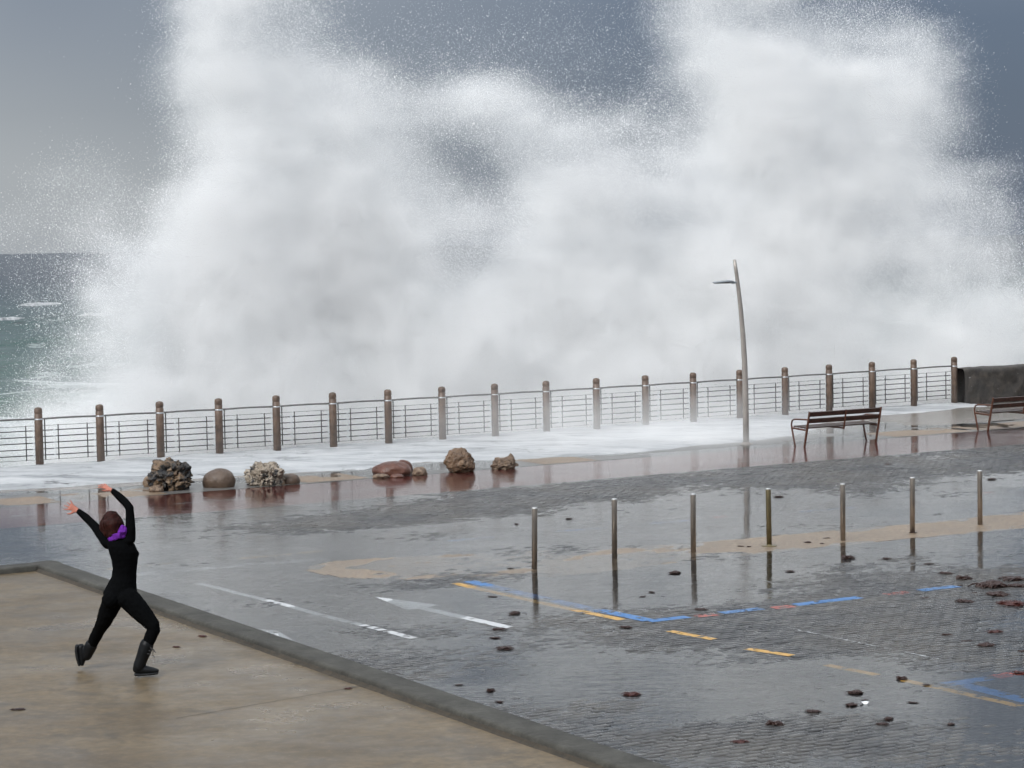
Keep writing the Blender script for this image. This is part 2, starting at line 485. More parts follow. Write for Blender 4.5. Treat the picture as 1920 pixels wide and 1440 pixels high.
def bm_mesh(name, bm, smooth=False):
    me = bpy.data.meshes.new(name)
    bmesh.ops.recalc_face_normals(bm, faces=bm.faces)
    if smooth:
        for f in bm.faces:
            f.smooth = True
    bm.to_mesh(me)
    bm.free()
    return me
def box(bm, x0, x1, y0, y1, z0, z1, bev=0.0):
    r = bmesh.ops.create_cube(bm, size=1.0)
    for v in r['verts']:
        v.co = Vector((x0 + (v.co.x + .5) * (x1 - x0), y0 + (v.co.y + .5) * (y1 - y0), z0 + (v.co.z + .5) * (z1 - z0)))
    if bev:
        es = list({e for v in r['verts'] for e in v.link_edges})
        bmesh.ops.bevel(bm, geom=es, offset=bev, segments=2, affect='EDGES', profile=0.6)
    return r
def loft(bm, pts, radii, n=10, flat=None, cap=True, up=None):
    """tube through pts; radii are numbers or (a, b) pairs; ends are rounded"""
    P = [Vector(p) for p in pts]
    R = [(r, r) if not isinstance(r, (tuple, list)) else tuple(r) for r in radii]
    if cap:
        d0 = (P[0] - P[1]).normalized(); d1 = (P[-1] - P[-2]).normalized()
        a0, a1 = min(R[0]), min(R[-1])
        pre = [(P[0] + d0 * a0 * math.sin(q), tuple(x * math.cos(q) for x in R[0])) for q in (1.45, 1.0, 0.5)]
        post = [(P[-1] + d1 * a1 * math.sin(q), tuple(x * math.cos(q) for x in R[-1])) for q in (0.5, 1.0, 1.45)]
        P = [q[0] for q in pre] + P + [q[0] for q in post]
        R = [q[1] for q in pre] + R + [q[1] for q in post]
    rings = []
    ref = Vector(up) if up else Vector((0.13, 0.31, 0.94))
    for i, p in enumerate(P):
        d = (P[min(i + 1, len(P) - 1)] - P[max(i - 1, 0)]).normalized()
        a = ref - d * ref.dot(d)
        if a.length < 1e-3:
            a = Vector((1, 0, 0)) - d * d.x
        a.normalize()
        b = d.cross(a)
        ref = a
        rings.append([bm.verts.new(p + a * (R[i][0] * math.cos(k * 2 * math.pi / n)) + b * (R[i][1] * math.sin(k * 2 * math.pi / n))) for k in range(n)])
    for i in range(len(rings) - 1):
        for k in range(n):
            bm.faces.new((rings[i][k], rings[i][(k + 1) % n], rings[i + 1][(k + 1) % n], rings[i + 1][k]))
    bm.faces.new(rings[0][::-1]); bm.faces.new(rings[-1])
def lathe(bm, prof, n=16):
    rings = [[bm.verts.new((r * math.cos(k * 2 * math.pi / n), r * math.sin(k * 2 * math.pi / n), z)) for k in range(n)] for r, z in prof]
    for i in range(len(rings) - 1):
        for k in range(n):
            bm.faces.new((rings[i][k], rings[i][(k + 1) % n], rings[i + 1][(k + 1) % n], rings[i + 1][k]))
    bm.faces.new(rings[0][::-1]); bm.faces.new(rings[-1])
def grid_mesh(name, s0, s1, t0, t1, ds, dt, hfun, mat, smooth=True, keep=None):
    ns, nt = max(2, int(round((s1 - s0) / ds)) + 1), max(2, int(round((t1 - t0) / dt)) + 1)
    ss, tt = np.meshgrid(np.linspace(s0, s1, ns), np.linspace(t0, t1, nt), indexing='ij')
    z = hfun(ss, tt) if callable(hfun) else np.full_like(ss, hfun)
    x, y = WA(ss, tt)
    v = np.stack([x, y, z], -1).reshape(-1, 3)
    i = np.arange(ns * nt).reshape(ns, nt)
    f = np.stack([i[:-1, :-1], i[1:, :-1], i[1:, 1:], i[:-1, 1:]], -1).reshape(-1, 4)
    if keep is not None:
        kk = keep(ss, tt)
        kf = (kk[:-1, :-1] | kk[1:, :-1] | kk[1:, 1:] | kk[:-1, 1:]).reshape(-1)
        f = f[kf]
        used, inv = np.unique(f, return_inverse=True)
        v = v[used]; f = inv.reshape(-1, 4)
    return mesh_np(name, v, f, smooth, mat)

# ================================================================== STRUCTURE
# lie of the paving: millimetres above or below the standing water (z = 0)
_BUMPS = [(1.6, -12.9, 3.2, 1.25, .011), (6.5, -11.6, 3.6, 1.0, .010), (14.5, -11.8, 4.5, 2.3, .011), (9.5, -10.6, 2.5, .9, .005),
          (-2.6, -14.6, 2.6, 1.1, -.010), (2.5, -16.6, 5.0, 1.1, -.010), (-4.5, -18.4, 2.6, 1.6, -.008), (-3.0, -11.0, 2.6, 1.2, -.008),
          (1.2, -21.4, 2.4, 1.0, -.010), (5.5, -21.2, 2.8, .8, -.006), (9.0, -17.0, 4.0, 1.4, -.007), (8.6, -21.2, 1.6, .7, -.005),
          (-6.4, -27.5, 1.0, 6.0, -.003), (2.2, -25.2, 2.2, 1.8, .008), (-1.2, -25.0, 1.8, 2.2, .004), (5.4, -24.4, 1.8, 1.5, .006), (-3.2, -30.6, 1.6, 1.2, .007), (-4.8, -29.0, 1.6, 2.2, .005), (0.5, -28.0, 2.0, 1.4, .004),
          (-2.5, -21.6, 1.8, 1.0, -.004), (-1.8, -28.4, 1.3, 1.0, -.005)]
def lie(s, t):
    g = 0.0110 * (fbm2(s * 0.42, t * 0.55, 4, 1) - 0.485) * 2 + 0.0035 * (fbm2(s * 1.7, t * 2.2, 3, 5) - 0.5) * 2
    g = g - 0.0022
    for a, b, ra, rb, k in _BUMPS:
        g = g + k * np.exp(-((s - a) / ra) ** 2 - ((t - b) / rb) ** 2)
    return g

ground = tag(link('ground', grid_mesh('ground', -160, 160, -90, 0.55, 20, 5, -0.075, M['ground'])), kind='structure')
bm = bmesh.new()
box(bm, -160, 160, -0.9, 0.0, -7.0, 0.0)
sea_wall = link('sea_wall', bm_mesh('sea_wall', bm), M['verge'], None, W(0, 0.56, -0.08), (0, 0, ANG))
tag(sea_wall, kind='structure')

road = tag(link('road', grid_mesh('road', -45, 45, -75, -9.62, 3, 3, -0.060, M['ground'])), kind='structure')
# ---- pavers, running bond along the shore
PW, PL, PJ = 0.105, 0.21, 0.009
def visible(x, y, margin=2.6):
    d = y * math.cos(PITCH)
    return (np.abs(x) < 0.2233 * d * 1.02 + margin) & (y > 17.5)
rows_t = np.arange(-36.0, -9.70, PW)
pts = []
for ri, t in enumerate(rows_t):
    ss = np.arange(-16.0, 24.0, PL) + (PL / 2 if ri % 2 else 0.0)
    pts.append(np.stack([ss, np.full_like(ss, t)], -1))
pts = np.concatenate(pts)
px, py = WA(pts[:, 0], pts[:, 1])
inside_slab = (pts[:, 0] < -6.70 + 0.021 * (pts[:, 1] + 20)) & (pts[:, 1] < -19.9)
keep = visible(px, py) & ~inside_slab
pts, px, py = pts[keep], px[keep], py[keep]
pz = lie(pts[:, 0], pts[:, 1]) + RNG.normal(0, 0.0015, len(pts))
tilt = RNG.normal(0, 0.016, (len(pts), 2))
prand = RNG.random(len(pts))
# picture size of every paver: the 300 largest that lie in the frame and above the water are parts of their own
def project(x, y, z):
    vx, vy, vz = x, y, z - CAM_H
    d = vx * _f.x + vy * _f.y + vz * _f.z
    return 960 + 4300 * (vx * _r.x + vy * _r.y + vz * _r.z) / d, 720 - 4300 * (vx * _u.x + vy * _u.y + vz * _u.z) / d, d
ux, uy, ud = project(px, py, pz)
kerb_line = 1440 - (1140 - ux) * 0.36
score = np.where((ux > 0) & (ux < 1920) & (uy < 1440) & (pz > -0.001) & ((ux > 1160) | (uy < kerb_line - 10)), 1.0 / ud ** 2, 0)
big = np.argsort(-score)[:300]
is_big = np.zeros(len(pts), bool); is_big[big] = True
# shape of one paver: chamfered top, sides down to the bed (16 verts)
hx, hy, ch = (PL - PJ) / 2, (PW - PJ) / 2, 0.010
pv = np.array([(sx * hx, sy * hy, -0.05) for sx, sy in ((-1, -1), (1, -1), (1, 1), (-1, 1))] +
              [(sx * hx, sy * hy, -0.005) for sx, sy in ((-1, -1), (1, -1), (1, 1), (-1, 1))] +
              [(sx * (hx - ch), sy * (hy - ch), 0.0) for sx, sy in ((-1, -1), (1, -1), (1, 1), (-1, 1))])
pf = np.array([(8, 9, 10, 11)] + [(a, (a + 1) % 4, (a + 1) % 4 + 4, a + 4) for a in range(4)] + [(a + 4, (a + 1) % 4 + 4, (a + 1) % 4 + 8, a + 8) for a in range(4)])
rest = np.where(~is_big)[0]
loc = pv[None] + np.zeros((len(rest), 1, 1))
loc = loc.copy()
loc[:, :, 2] += tilt[rest, 0][:, None] * pv[None, :, 0] + tilt[rest, 1][:, None] * pv[None, :, 1] + pz[rest][:, None]
wx = px[rest][:, None] + loc[:, :, 0] * E1[0] + loc[:, :, 1] * E2[0]
wy = py[rest][:, None] + loc[:, :, 0] * E1[1] + loc[:, :, 1] * E2[1]
vv = np.stack([wx, wy, loc[:, :, 2]], -1).reshape(-1, 3)
ff = (pf[None] + (np.arange(len(rest)) * 12)[:, None, None]).reshape(-1, 4)
me = mesh_np('paver_field', vv, ff, False, M['paver'])
at_ = me.attributes.new('rnd', 'FLOAT', 'POINT')
at_.data.foreach_set('value', np.repeat(prand[rest], 12).astype(np.float32))
tag(link('paver_field', me, None, road), kind='stuff')
pme = mesh_np('paver', pv, pf, False, M['paver'])
a_ = pme.attributes.new('rnd', 'FLOAT', 'POINT')
a_.data.foreach_set('value', np.zeros(12, np.float32))
for i in big:
    o = bpy.data.objects.new('paver', pme)
    COL.objects.link(o)
    o.parent = road
    o.location = (px[i], py[i], pz[i])
    o.rotation_euler = (tilt[i, 1], -tilt[i, 0], ANG)

# ---- cycle path, verge, promenade
def path_lie(s, t):
    return -0.0050 + 0.006 * (fbm2(s * 0.5, t * 0.9, 4, 9) - 0.5) * 2
cycle_path = tag(link('cycle_path', grid_mesh('cycle_path', -30, 42, -9.62, -6.46, 0.15, 0.1, path_lie, M['path'])), kind='structure')
def verge_lie(s, t):
    return -0.001 + 0.006 * (fbm2(s * 0.6, t * 0.9, 4, 14) - 0.42) * 2
verge = tag(link('verge', grid_mesh('verge', -30, 42, -6.455, -4.5, 0.15, 0.1, verge_lie, M['verge'])), kind='structure')
def panel_lie(s, t):
    return verge_lie(s, t) + 0.0025 + 0.004 * (fbm2(s * 2.2, t * 2.2, 3, 33) - 0.5) * 2
for s0, s1 in ((-8.2, -4.75), (-4.6, -1.62), (-1.25, 0.5), (3.5, 4.9), (9.1, 10.5), (18.9, 21.3), (21.6, 24.4), (24.7, 27.4)):
    link('gravel_panel', grid_mesh('gravel_panel', s0, s1, -6.36, -5.05, 0.12, 0.1, panel_lie, M['gravel']), None, verge)
def prom_lie(s, t):
    return 0.0 + 0.006 * (fbm2(s * 0.5, t * 0.7, 4, 21) - 0.45) * 2
promenade = tag(link('promenade', grid_mesh('promenade', -30, 42, -4.495, 0.55, 0.2, 0.2, prom_lie, M['prom'])), kind='structure')

# ---- sandy median with the bollards: rounded near end
med = [(-2.05, -17.75), (-1.8, -17.3), (-1.2, -17.0), (-0.2, -17.25), (1.4, -17.9), (4.0, -18.75), (8.0, -19.05), (14, -19.1), (30, -19.1),
       (30, -20.75), (14, -20.65), (9.3, -20.6), (7.05, -20.4), (3.2, -20.25), (1.0, -20.4), (-0.3, -20.1), (-1.2, -19.4), (-1.9, -18.6)]
_mp = np.array(med)
def in_med(s, t, grow=0.0):
    r = np.zeros(np.shape(s), bool)
    n = len(_mp)
    for i in range(n):
        x1, y1 = _mp[i]; x2, y2 = _mp[(i + 1) % n]
        c = ((y1 > t) != (y2 > t)) & (s < (x2 - x1) * (t - y1) / (y2 - y1 + 1e-12) + x1)
        r ^= c
    return r
def med_lie(s, t):
    mid = np.interp(s, [-2, 0, 4, 8, 30], [-18.2, -18.6, -19.35, -19.75, -19.9])
    crown = np.exp(-((t - mid) / 0.55) ** 2)
    up = np.interp(s, [-2.2, -1.6, -1.0, 0.5, 2.4, 4.0, 6, 30], [0.004, 0.004, -0.002, -0.004, 0.0, 0.005, 0.008, 0.008])
    return -0.0012 + crown * up + 0.0075 * (fbm2(s * 1.5, t * 2.4, 5, 30, 0.6) - 0.5) * 2
tag(link('median_strip', grid_mesh('median_strip', -2.4, 26, -20.9, -16.8, 0.07, 0.07, med_lie, M['median'], True, in_med)), kind='structure')

# ---- the film of standing water over road, path and promenade
tag(link('water_film', grid_mesh('water_film', -30, 42, -40, 0.5, 6, 4, 0.0, M['water'])), kind='structure')

# ---- painted markings (children of the road)
def strip(name, mat, a, b, w, parent=None, lift=0.0022, lf=None):
    """painted line from a to b (s,t), width w, following the lie of the paving"""
    a, b = np.array(a, float), np.array(b, float)
    L = np.hypot(*(b - a)); n = max(2, int(L / 0.1) + 1)
    d = (b - a) / L; q = np.array([-d[1], d[0]])
    u, v = np.meshgrid(np.linspace(0, L, n), np.linspace(-w / 2, w / 2, 4), indexing='ij')
    wob = 0.006 * (fbm2(u * 3, v * 0 + 3, 2, 40) - 0.5)
    ss = a[0] + d[0] * u + q[0] * (v + wob); tt = a[1] + d[1] * u + q[1] * (v + wob)
    z = (lf or lie)(ss, tt) + lift
    x, y = WA(ss, tt)
    i = np.arange(n * 4).reshape(n, 4)
    f = np.stack([i[:-1, :-1], i[1:, :-1], i[1:, 1:], i[:-1, 1:]], -1).reshape(-1, 4)
    return link(name, mesh_np(name, np.stack([x, y, z], -1).reshape(-1, 3), f, True, mat), None, parent or road)
def line_px(name, mat, p, q, w, **k):
    return strip(name, mat, at_st(*p), at_st(*q), w, **k)
line_px('white_line', M['white'], (372, 1092), (776, 1197), 0.12)
line_px('white_line', M['white_worn'], (255, 1076), (610, 1047), 0.28)
line_px('white_line', M['white_worn'], (1475, 1178), (1760, 1236), 0.035, lift=0.0010)
line_px('yellow_line', M['yellow_worn'], (200, 1067), (322, 1056), 0.12)
line_px('yellow_line', M['yellow_worn'], (445, 1047), (604, 1032), 0.14)
line_px('yellow_line', M['yellow'], (853, 1094), (1166, 1163), 0.14)
line_px('blue_line', M['blue'], (880, 1090), (1218, 1165), 0.20)
line_px('blue_line', M['blue'], (1216, 1166), (1290, 1158), 0.19)
for p, q in (((1255, 1184), (1338, 1200)), ((1402, 1217), (1485, 1230)), ((1550, 1246), (1645, 1265)), ((1695, 1275), (1912, 1323))):
    line_px('yellow_dash', M['yellow'], p, q, 0.125)
for p, q, c in (((1303, 1157), (1342, 1153), 'red'), ((1352, 1150), (1428, 1142), 'blue_worn'), ((1449, 1141), (1486, 1137), 'red'), ((1490, 1135), (1612, 1121), 'blue'),
                ((1662, 1116), (1702, 1111), 'red'), ((1724, 1108), (1795, 1100), 'blue_worn'), ((1768, 1283), (1856, 1271), 'blue'), ((1865, 1269), (1918, 1260), 'red')):
    line_px(c.split('_')[0] + '_dash', M[c], p, q, 0.19)
line_px('blue_line', M['blue'], (1780, 1277), (1930, 1314), 0.21)
for p, q, c in (((840, 1014), (925, 1006), 'blue_worn'), ((1042, 995), (1138, 988), 'blue_worn'), ((1218, 980), (1300, 974), 'blue_worn'), ((1338, 969), (1362, 967), 'red'),
                ((1500, 958), (1600, 950), 'blue_worn'), ((1840, 924), (1864, 922), 'red'), ((1885, 920), (1945, 914), 'blue_worn')):
    line_px(c.split('_')[0] + '_dash', M[c], p, q, 0.14)
# arrow
def poly(name, mat, pp, parent=None, lift=0.0034):
    st = [at_st(*p) for p in pp]
    bm = bmesh.new()
    f = bm.faces.new([bm.verts.new((s, t, 0)) for s, t in st])
    bmesh.ops.triangulate(bm, faces=[f])
    for _ in range(3):
        bmesh.ops.subdivide_edges(bm, edges=[e for e in bm.edges if e.calc_length() > 0.12], cuts=1)
        bmesh.ops.triangulate(bm, faces=bm.faces[:])
    for v in bm.verts:
        z = float(lie(v.co.x, v.co.y)) + lift
        v.co = W(v.co.x, v.co.y, z)
    for q in bm.faces:
        q.normal_update()
        if q.normal.z < 0:
            q.normal_flip()
    me = bpy.data.meshes.new(name); bm.to_mesh(me); bm.free()
    return link(name, me, mat, parent or road)
poly('painted_arrow', M['white'], [(703, 1119), (826, 1134), (800, 1138), (962, 1175), (948, 1179), (784, 1141), (762, 1143)])
poly('painted_triangle', M['white'], [(468, 1177), (520, 1182), (566, 1210), (540, 1218)])
for p, q in (((22, 967), (172, 957)), ((325, 945), (468, 934)), ((610, 924), (742, 913)), ((872, 904), (1000, 894)), ((1120, 886), (1240, 877)), ((1345, 869), (1452, 861)), ((1560, 853), (1665, 845)), ((1778, 837), (1880, 829))):
    strip('white_dash', M['white'], at_st(*p), at_st(*q), 0.09, cycle_path, 0.003, path_lie)

# ---- raised concrete forecourt with its kerb
SLAB_Z, KERB_H = 0.75, 0.072
def kerb_s(t):                              # outer edge of the kerb along the road
    return -6.73 + 0.021 * (t + 20.0)
def slab_lie(s, t):
    return SLAB_Z + 0.006 * (fbm2(s * 0.8, t * 0.8, 3, 50) - 0.5)
forecourt = tag(link('forecourt_slab', grid_mesh('forecourt_slab', -32, -6.95, -50, -20.2, 0.25, 0.25, slab_lie, M['slab'], True, lambda s, t: s < kerb_s(t) - 0.16)), kind='structure')
strip('slab_joint', M['joint'], at_st(330, 1347, SLAB_Z), at_st(700, 1283, SLAB_Z), 0.012, forecourt, 0.002, slab_lie)
def kerb_run(bm, long_t, k0, k1, prof):
    """a cast concrete kerb, finely cut and slightly worn along its edges"""
    L = abs(k1 - k0); n = int(L / 0.12)
    prev = None
    for i in range(n + 1):
        k = k0 + (k1 - k0) * i / n
        ring = []
        for j, (a, z) in enumerate(prof):
            w = (float(fbm2(k * 2.3, j * 1.7, 4, 60)) - 0.5)
            e = (float(fbm2(k * 9.0, j * 0.6, 3, 66)) - 0.5)
            a2 = a + w * 0.008 + (e * 0.016 if j >= len(prof) - 3 else e * 0.004)
            z2 = SLAB_Z + z + (w * 0.006 + e * 0.004 if 0 < j < len(prof) - 1 else 0)
            s, t = (kerb_s(k) - a2, k) if long_t else (k, -19.98 - a2)
            ring.append(bm.verts.new(W(s, t, z2)))
        if prev:
            for j in range(len(prof) - 1):
                bm.faces.new((prev[j], prev[j + 1], ring[j + 1], ring[j]))
        prev = ring
KH = KERB_H
KPROF = [(0.0, -0.83), (0.0, KH - 0.022), (0.010, KH - 0.005), (0.03, KH), (0.10, KH + 0.001), (0.20, KH + 0.001), (0.285, KH), (0.305, KH - 0.006), (0.316, KH - 0.022), (0.320, -0.03)]
kerb = empty('kerb', W(-6.73, -20, SLAB_Z), 0, 'long grey concrete kerb around the tan forecourt in the foreground', 'kerb')
Kinv = Matrix.Translation(-kerb.location)
for nm, lt, k0, k1 in (('kerb_length', True, -50.0, -19.985), ('kerb_length', False, -32.0, -6.735)):
    bm = bmesh.new()
    kerb_run(bm, lt, k0, k1, KPROF)
    bm.transform(Kinv)
    link(nm, bm_mesh(nm, bm, True), M['kerb'], kerb)
bm = bmesh.new()                            # brown moss and grit packed along the foot of the kerb
kerb_run(bm, True, -45.0, -20.31, [(0.318, 0.030), (0.326, 0.034), (0.334, 0.018), (0.350, 0.008), (0.372, -0.006)])
bm.transform(Kinv)
link('moss_line', bm_mesh('moss_line', bm, True), M['moss'], kerb)

# ---- the sea
def sea_grid():
    d = np.concatenate([np.arange(40, 240, 1.3), 240 * 1.012 ** np.arange(1, 440)])
    d = d[d < 48000]; d = np.append(d, 60000.)
    a = np.linspace(-0.62, 0.62, 300)
    D, A = np.meshgrid(d, a, indexing='ij')
    x = D * np.tan(A); y = D.copy()
    amp = np.clip(1.1 - D / 1500, 0.0, 1)
    k = 2 * math.pi
    ph = 1.8 * fbm2(x * .012, y * .012, 2, 70) * k
    z = 0.55 * np.sin(k * (y * .93 + x * .36) / 34 + ph) + 0.28 * np.sin(k * (y * .98 - x * .2) / 15 + ph * 1.7) + 0.8 * (fbm2(x * .11, y * .16, 4, 75) - 0.5)
    s, t = ST(x, y)
    z = -4.2 + z * amp
    i = np.arange(D.size).reshape(D.shape)
    f = np.stack([i[:-1, :-1], i[:-1, 1:], i[1:, 1:], i[1:, :-1]], -1).reshape(-1, 4)
    tc = t.reshape(-1)[f].max(1)
    f = f[tc > -0.2]
    v = np.stack([x, y, z], -1).reshape(-1, 3)
    used, inv = np.unique(f, return_inverse=True)
    return mesh_np('sea', v[used], inv.reshape(-1, 4), True, M['sea'])
tag(link('sea', sea_grid()), kind='structure')
def whitecap(px0, px1, py, th, label):
    p0, p1 = at(px0, py + 1.5, -3.4), at(px1, py - 1.5, -3.4)
    n = 40
    vs, fs = [], []
    L = (p1 - p0)
    for i in range(n + 1):
        k = i / n
        c = p0 + L * k
        w = th * (math.sin(math.pi * min(1, k * 1.02)) ** 0.5 * (0.25 + 1.1 * float(fbm2(k * 7, px0 * .1, 3, 80)))) + 0.02
        y = 2.2 * (float(fbm2(k * 4, 2 + px0, 2, 81)) - .5)
        for j, (a, b) in enumerate(((-1.2, -0.7), (-0.5, 0.35), (0.0, 1.0), (0.7, 0.5), (1.6, -0.7))):
            vs.append((c.x, c.y + y + a * w * 1.6, c.z + b * w * 0.8))
        if i:
            for j in range(4):
                q = (i - 1) * 5 + j
                fs.append((q, q + 1, q + 6, q + 5))
    o = link('whitecap', mesh_np('whitecap', vs, fs, True, M['foam']))
    tag(o, label, 'wave crest', 'whitecaps on the open sea')
whitecap(38, 118, 570.5, 0.42, 'longest white wave crest on the green sea left of the spray')
whitecap(-18, 45, 598, 0.32, 'white wave crest cut off by the left picture edge')
whitecap(142, 212, 591, 0.34, 'white wave crest just entering the edge of the spray')

# ---- foam washed over the promenade
def foam_edge(s):                       # how far inland (negative t) the foam reaches
    base = np.interp(s, [-12, -1.9, -0.6, 1.0, 3.0, 4.4, 5.6, 6.6, 7.6, 8.6, 9.4, 11, 12.5, 14.5, 16.0, 17.4, 18.6, 19.6, 20.6, 26, 30],
                     [-3.0, -3.3, -3.7, -3.9, -4.2, -4.35, -4.6, -4.0, -4.2, -4.7, -5.2, -5.2, -5.2, -5.0, -4.7, -4.2, -3.5, -2.4, -1.2, -0.7, -0.6])
    return base + 0.9 * (fbm2(s * 0.8, s * 0 + 2, 4, 90) - 0.5)
def foam_h(s, t):
    d = t - foam_edge(s)
    n = fbm2(s * 0.9, t * 2.2, 5, 92, 0.55)
    body = 0.055 * np.clip(d / 1.6, 0, 1) + 0.03 * np.clip(d * 6, -1, 1)
    h = body + 0.085 * (n - 0.5) * np.clip(d * 1.2 + 0.4, 0.25, 1) + 0.02 * (fbm2(s * 5, t * 7, 3, 95) - 0.5)
    return np.where(d > -0.6, h, -0.03) + 0.004
tag(link('washed_foam', grid_mesh('washed_foam', -12, 27, -6.4, 0.5, 0.055, 0.055, foam_h, M['foam'], True, lambda s, t: foam_h(s, t) > -0.004)),
    'white sea foam spread over the promenade at the foot of the railing', 'foam', kind='stuff')

# ================================================================== THINGS
# ---- railing along the sea front
posts_px = [69, 186, 299, 411, 519, 624, 727, 829, 927, 1023, 1117, 1209, 1298, 1385, 1470, 1554, 1635, 1714, 1790]
tops_px = [764, 758, 752, 746, 740, 736, 730, 726, 720, 714, 709, 703, 698, 693, 688, 683, 678, 674, 669]
POST_H = 1.35
_pp = np.array([at(x, y, POST_H)[:2] for x, y in zip(posts_px, tops_px)])
_k = np.arange(19)
_cx, _cy = np.polyfit(_k, _pp[:, 0], 2), np.polyfit(_k, _pp[:, 1], 2)
def post_at(i):
    return Vector((float(np.polyval(_cx, i)), float(np.polyval(_cy, i)), 0.0))
railing = empty('railing', post_at(0), 0, 'long seafront railing with brown round posts and grey rails in front of the spray', 'railing')
R0 = post_at(0)
bm = bmesh.new()
lathe(bm, [(0.088, -0.05), (0.088, 1.19), (0.080, 1.20), (0.080, 1.212), (0.088, 1.222), (0.088, 1.285), (0.082, 1.318), (0.062, 1.338), (0.02, 1.35)], 18)
post_me = bm_mesh('post', bm, True); post_me.materials.append(M['post'])
bm = bmesh.new()
lathe(bm, [(0.090, 1.075), (0.093, 1.078), (0.093, 1.10), (0.090, 1.103)], 18)
collar_me = bm_mesh('collar', bm, True); collar_me.materials.append(M['sleeve'])
def rod(name, a, b, r, mat, n=8):
    bm = bmesh.new()
    loft(bm, [a, b], [r, r], n, cap=False)
    me = bm_mesh(name, bm, True)
    me.materials.append(mat)
    return me
UP = Vector((0, 0, 1))
rod_z = [0.30, 0.435, 0.57, 0.705, 0.84]
hand_me = None
unit_hand = []
for k in range(9):
    unit_hand.append((k / 8, 0, 0.012 * math.sin(math.pi * k / 8)))
bm = bmesh.new(); loft(bm, unit_hand, [0.021] * 9, 8, cap=False); hand_me = bm_mesh('handrail', bm, True); hand_me.materials.append(M['rail'])
upr_long = rod('upright', (0, 0, 0.19), (0, 0, 1.085), 0.0135, M['bar'])
upr = rod('upright', (0, 0, 0.19), (0, 0, 0.955), 0.0125, M['bar'])
bar_me = rod('bar', (0.0, 0, 0), (1.0, 0, 0), 0.0115, M['bar'])
wire_me = rod('wire', (0.0, 0, 0), (1.0, 0, 0), 0.0055, M['rail'], 6)
slv_me = rod('sleeve', (0.0, 0, 0), (0.055, 0, 0), 0.0165, M['sleeve'])
def child(name, me, loc, rz=0.0, parent=None, sx=1.0, ry=0.0):
    o = bpy.data.objects.new(name, me)
    COL.objects.link(o)
    o.parent = parent or railing
    o.location = loc
    o.rotation_euler = (0, ry, rz)
    o.scale = (sx, 1, 1)
    return o
for i in range(19):
    p = post_at(i) - R0
    po = child('post', post_me, p, random.uniform(0, 6))
    child('collar', collar_me, (0, 0, 0), 0, po)
for i in range(-2, 18):
    p = post_at(i) - R0; q = post_at(i + 1) - R0
    d = q - p; L = d.length; a = math.atan2(d.y, d.x); dn = d / L
    if i < 0:
        po = child('post', post_me, p, random.uniform(0, 6))
        child('collar', collar_me, (0, 0, 0), 0, po)
    child('handrail', hand_me, p + Vector((0, 0, 1.09)) - Vector((-dn.y, dn.x, 0)) * 0.0, a, None, L)
    e0 = p + dn * 0.135
    child('upright', upr_long, e0)
    child('upright', upr, p + dn * (L * 0.315)); child('upright', upr, p + dn * (L * 0.79))
    for z in (0.20, 0.945):
        child('wire', wire_me, p + Vector((0, 0, z)), a, None, L)
    for z in rod_z:
        b = child('bar', bar_me, p + Vector((0, 0, z)), a, None, L)
        for k in (0.235, 0.895):
            s_ = child('sleeve', slv_me, (k, 0, 0), 0, b)
            s_.scale = (1.0 / L, 1, 1)

# ---- lamp post
LB = at(1399, 833)
lamp = empty('lamp_post', LB, ANG, 'tall bent steel lamp post with a short arm left of the bench', 'lamp post')
bm = bmesh.new()
prof = [(0.0, 0.0), (0.0, 0.7), (0.0, 1.3), (-0.015, 1.9), (-0.05, 2.5), (-0.105, 3.1), (-0.165, 3.6), (-0.225, 4.0), (-0.265, 4.25)]
loft(bm, [(x, 0, z) for x, z in prof], [0.072, 0.070, 0.068, 0.064, 0.059, 0.053, 0.048, 0.043, 0.037], 16, cap=False)
link('pole', bm_mesh('pole', bm, True), M['lamp_pole'], lamp)
bm = bmesh.new(); lathe(bm, [(0.16, 0), (0.16, 0.012), (0.10, 0.02), (0.10, 0.05), (0.083, 0.055)], 20)
link('base_plate', bm_mesh('base_plate', bm), M['lamp_pole'], lamp)
bm = bmesh.new(); loft(bm, [(-0.20, 0, 3.735), (-0.32, 0, 3.725)], [0.026, 0.026], 10)
box(bm, -0.36, -0.29, -0.035, 0.035, 3.700, 3.752, 0.008)
link('arm', bm_mesh('arm', bm), M['lamp_head'], lamp)
bm = bmesh.new()
loft(bm, [(-0.335, 0, 3.745), (-0.45, 0, 3.758), (-0.65, 0, 3.752), (-0.86, 0, 3.742)], [(0.026, 0.07), (0.034, 0.10), (0.026, 0.095), (0.012, 0.06)], 14, up=(0, 0, 1))
head = link('lamp_head', bm_mesh('lamp_head', bm, True), M['lamp_head'], lamp)
bm = bmesh.new(); box(bm, -0.82, -0.44, -0.06, 0.06, 3.712, 3.724, 0.003)
link('lens', bm_mesh('lens', bm), M['lamp_glass'], head)

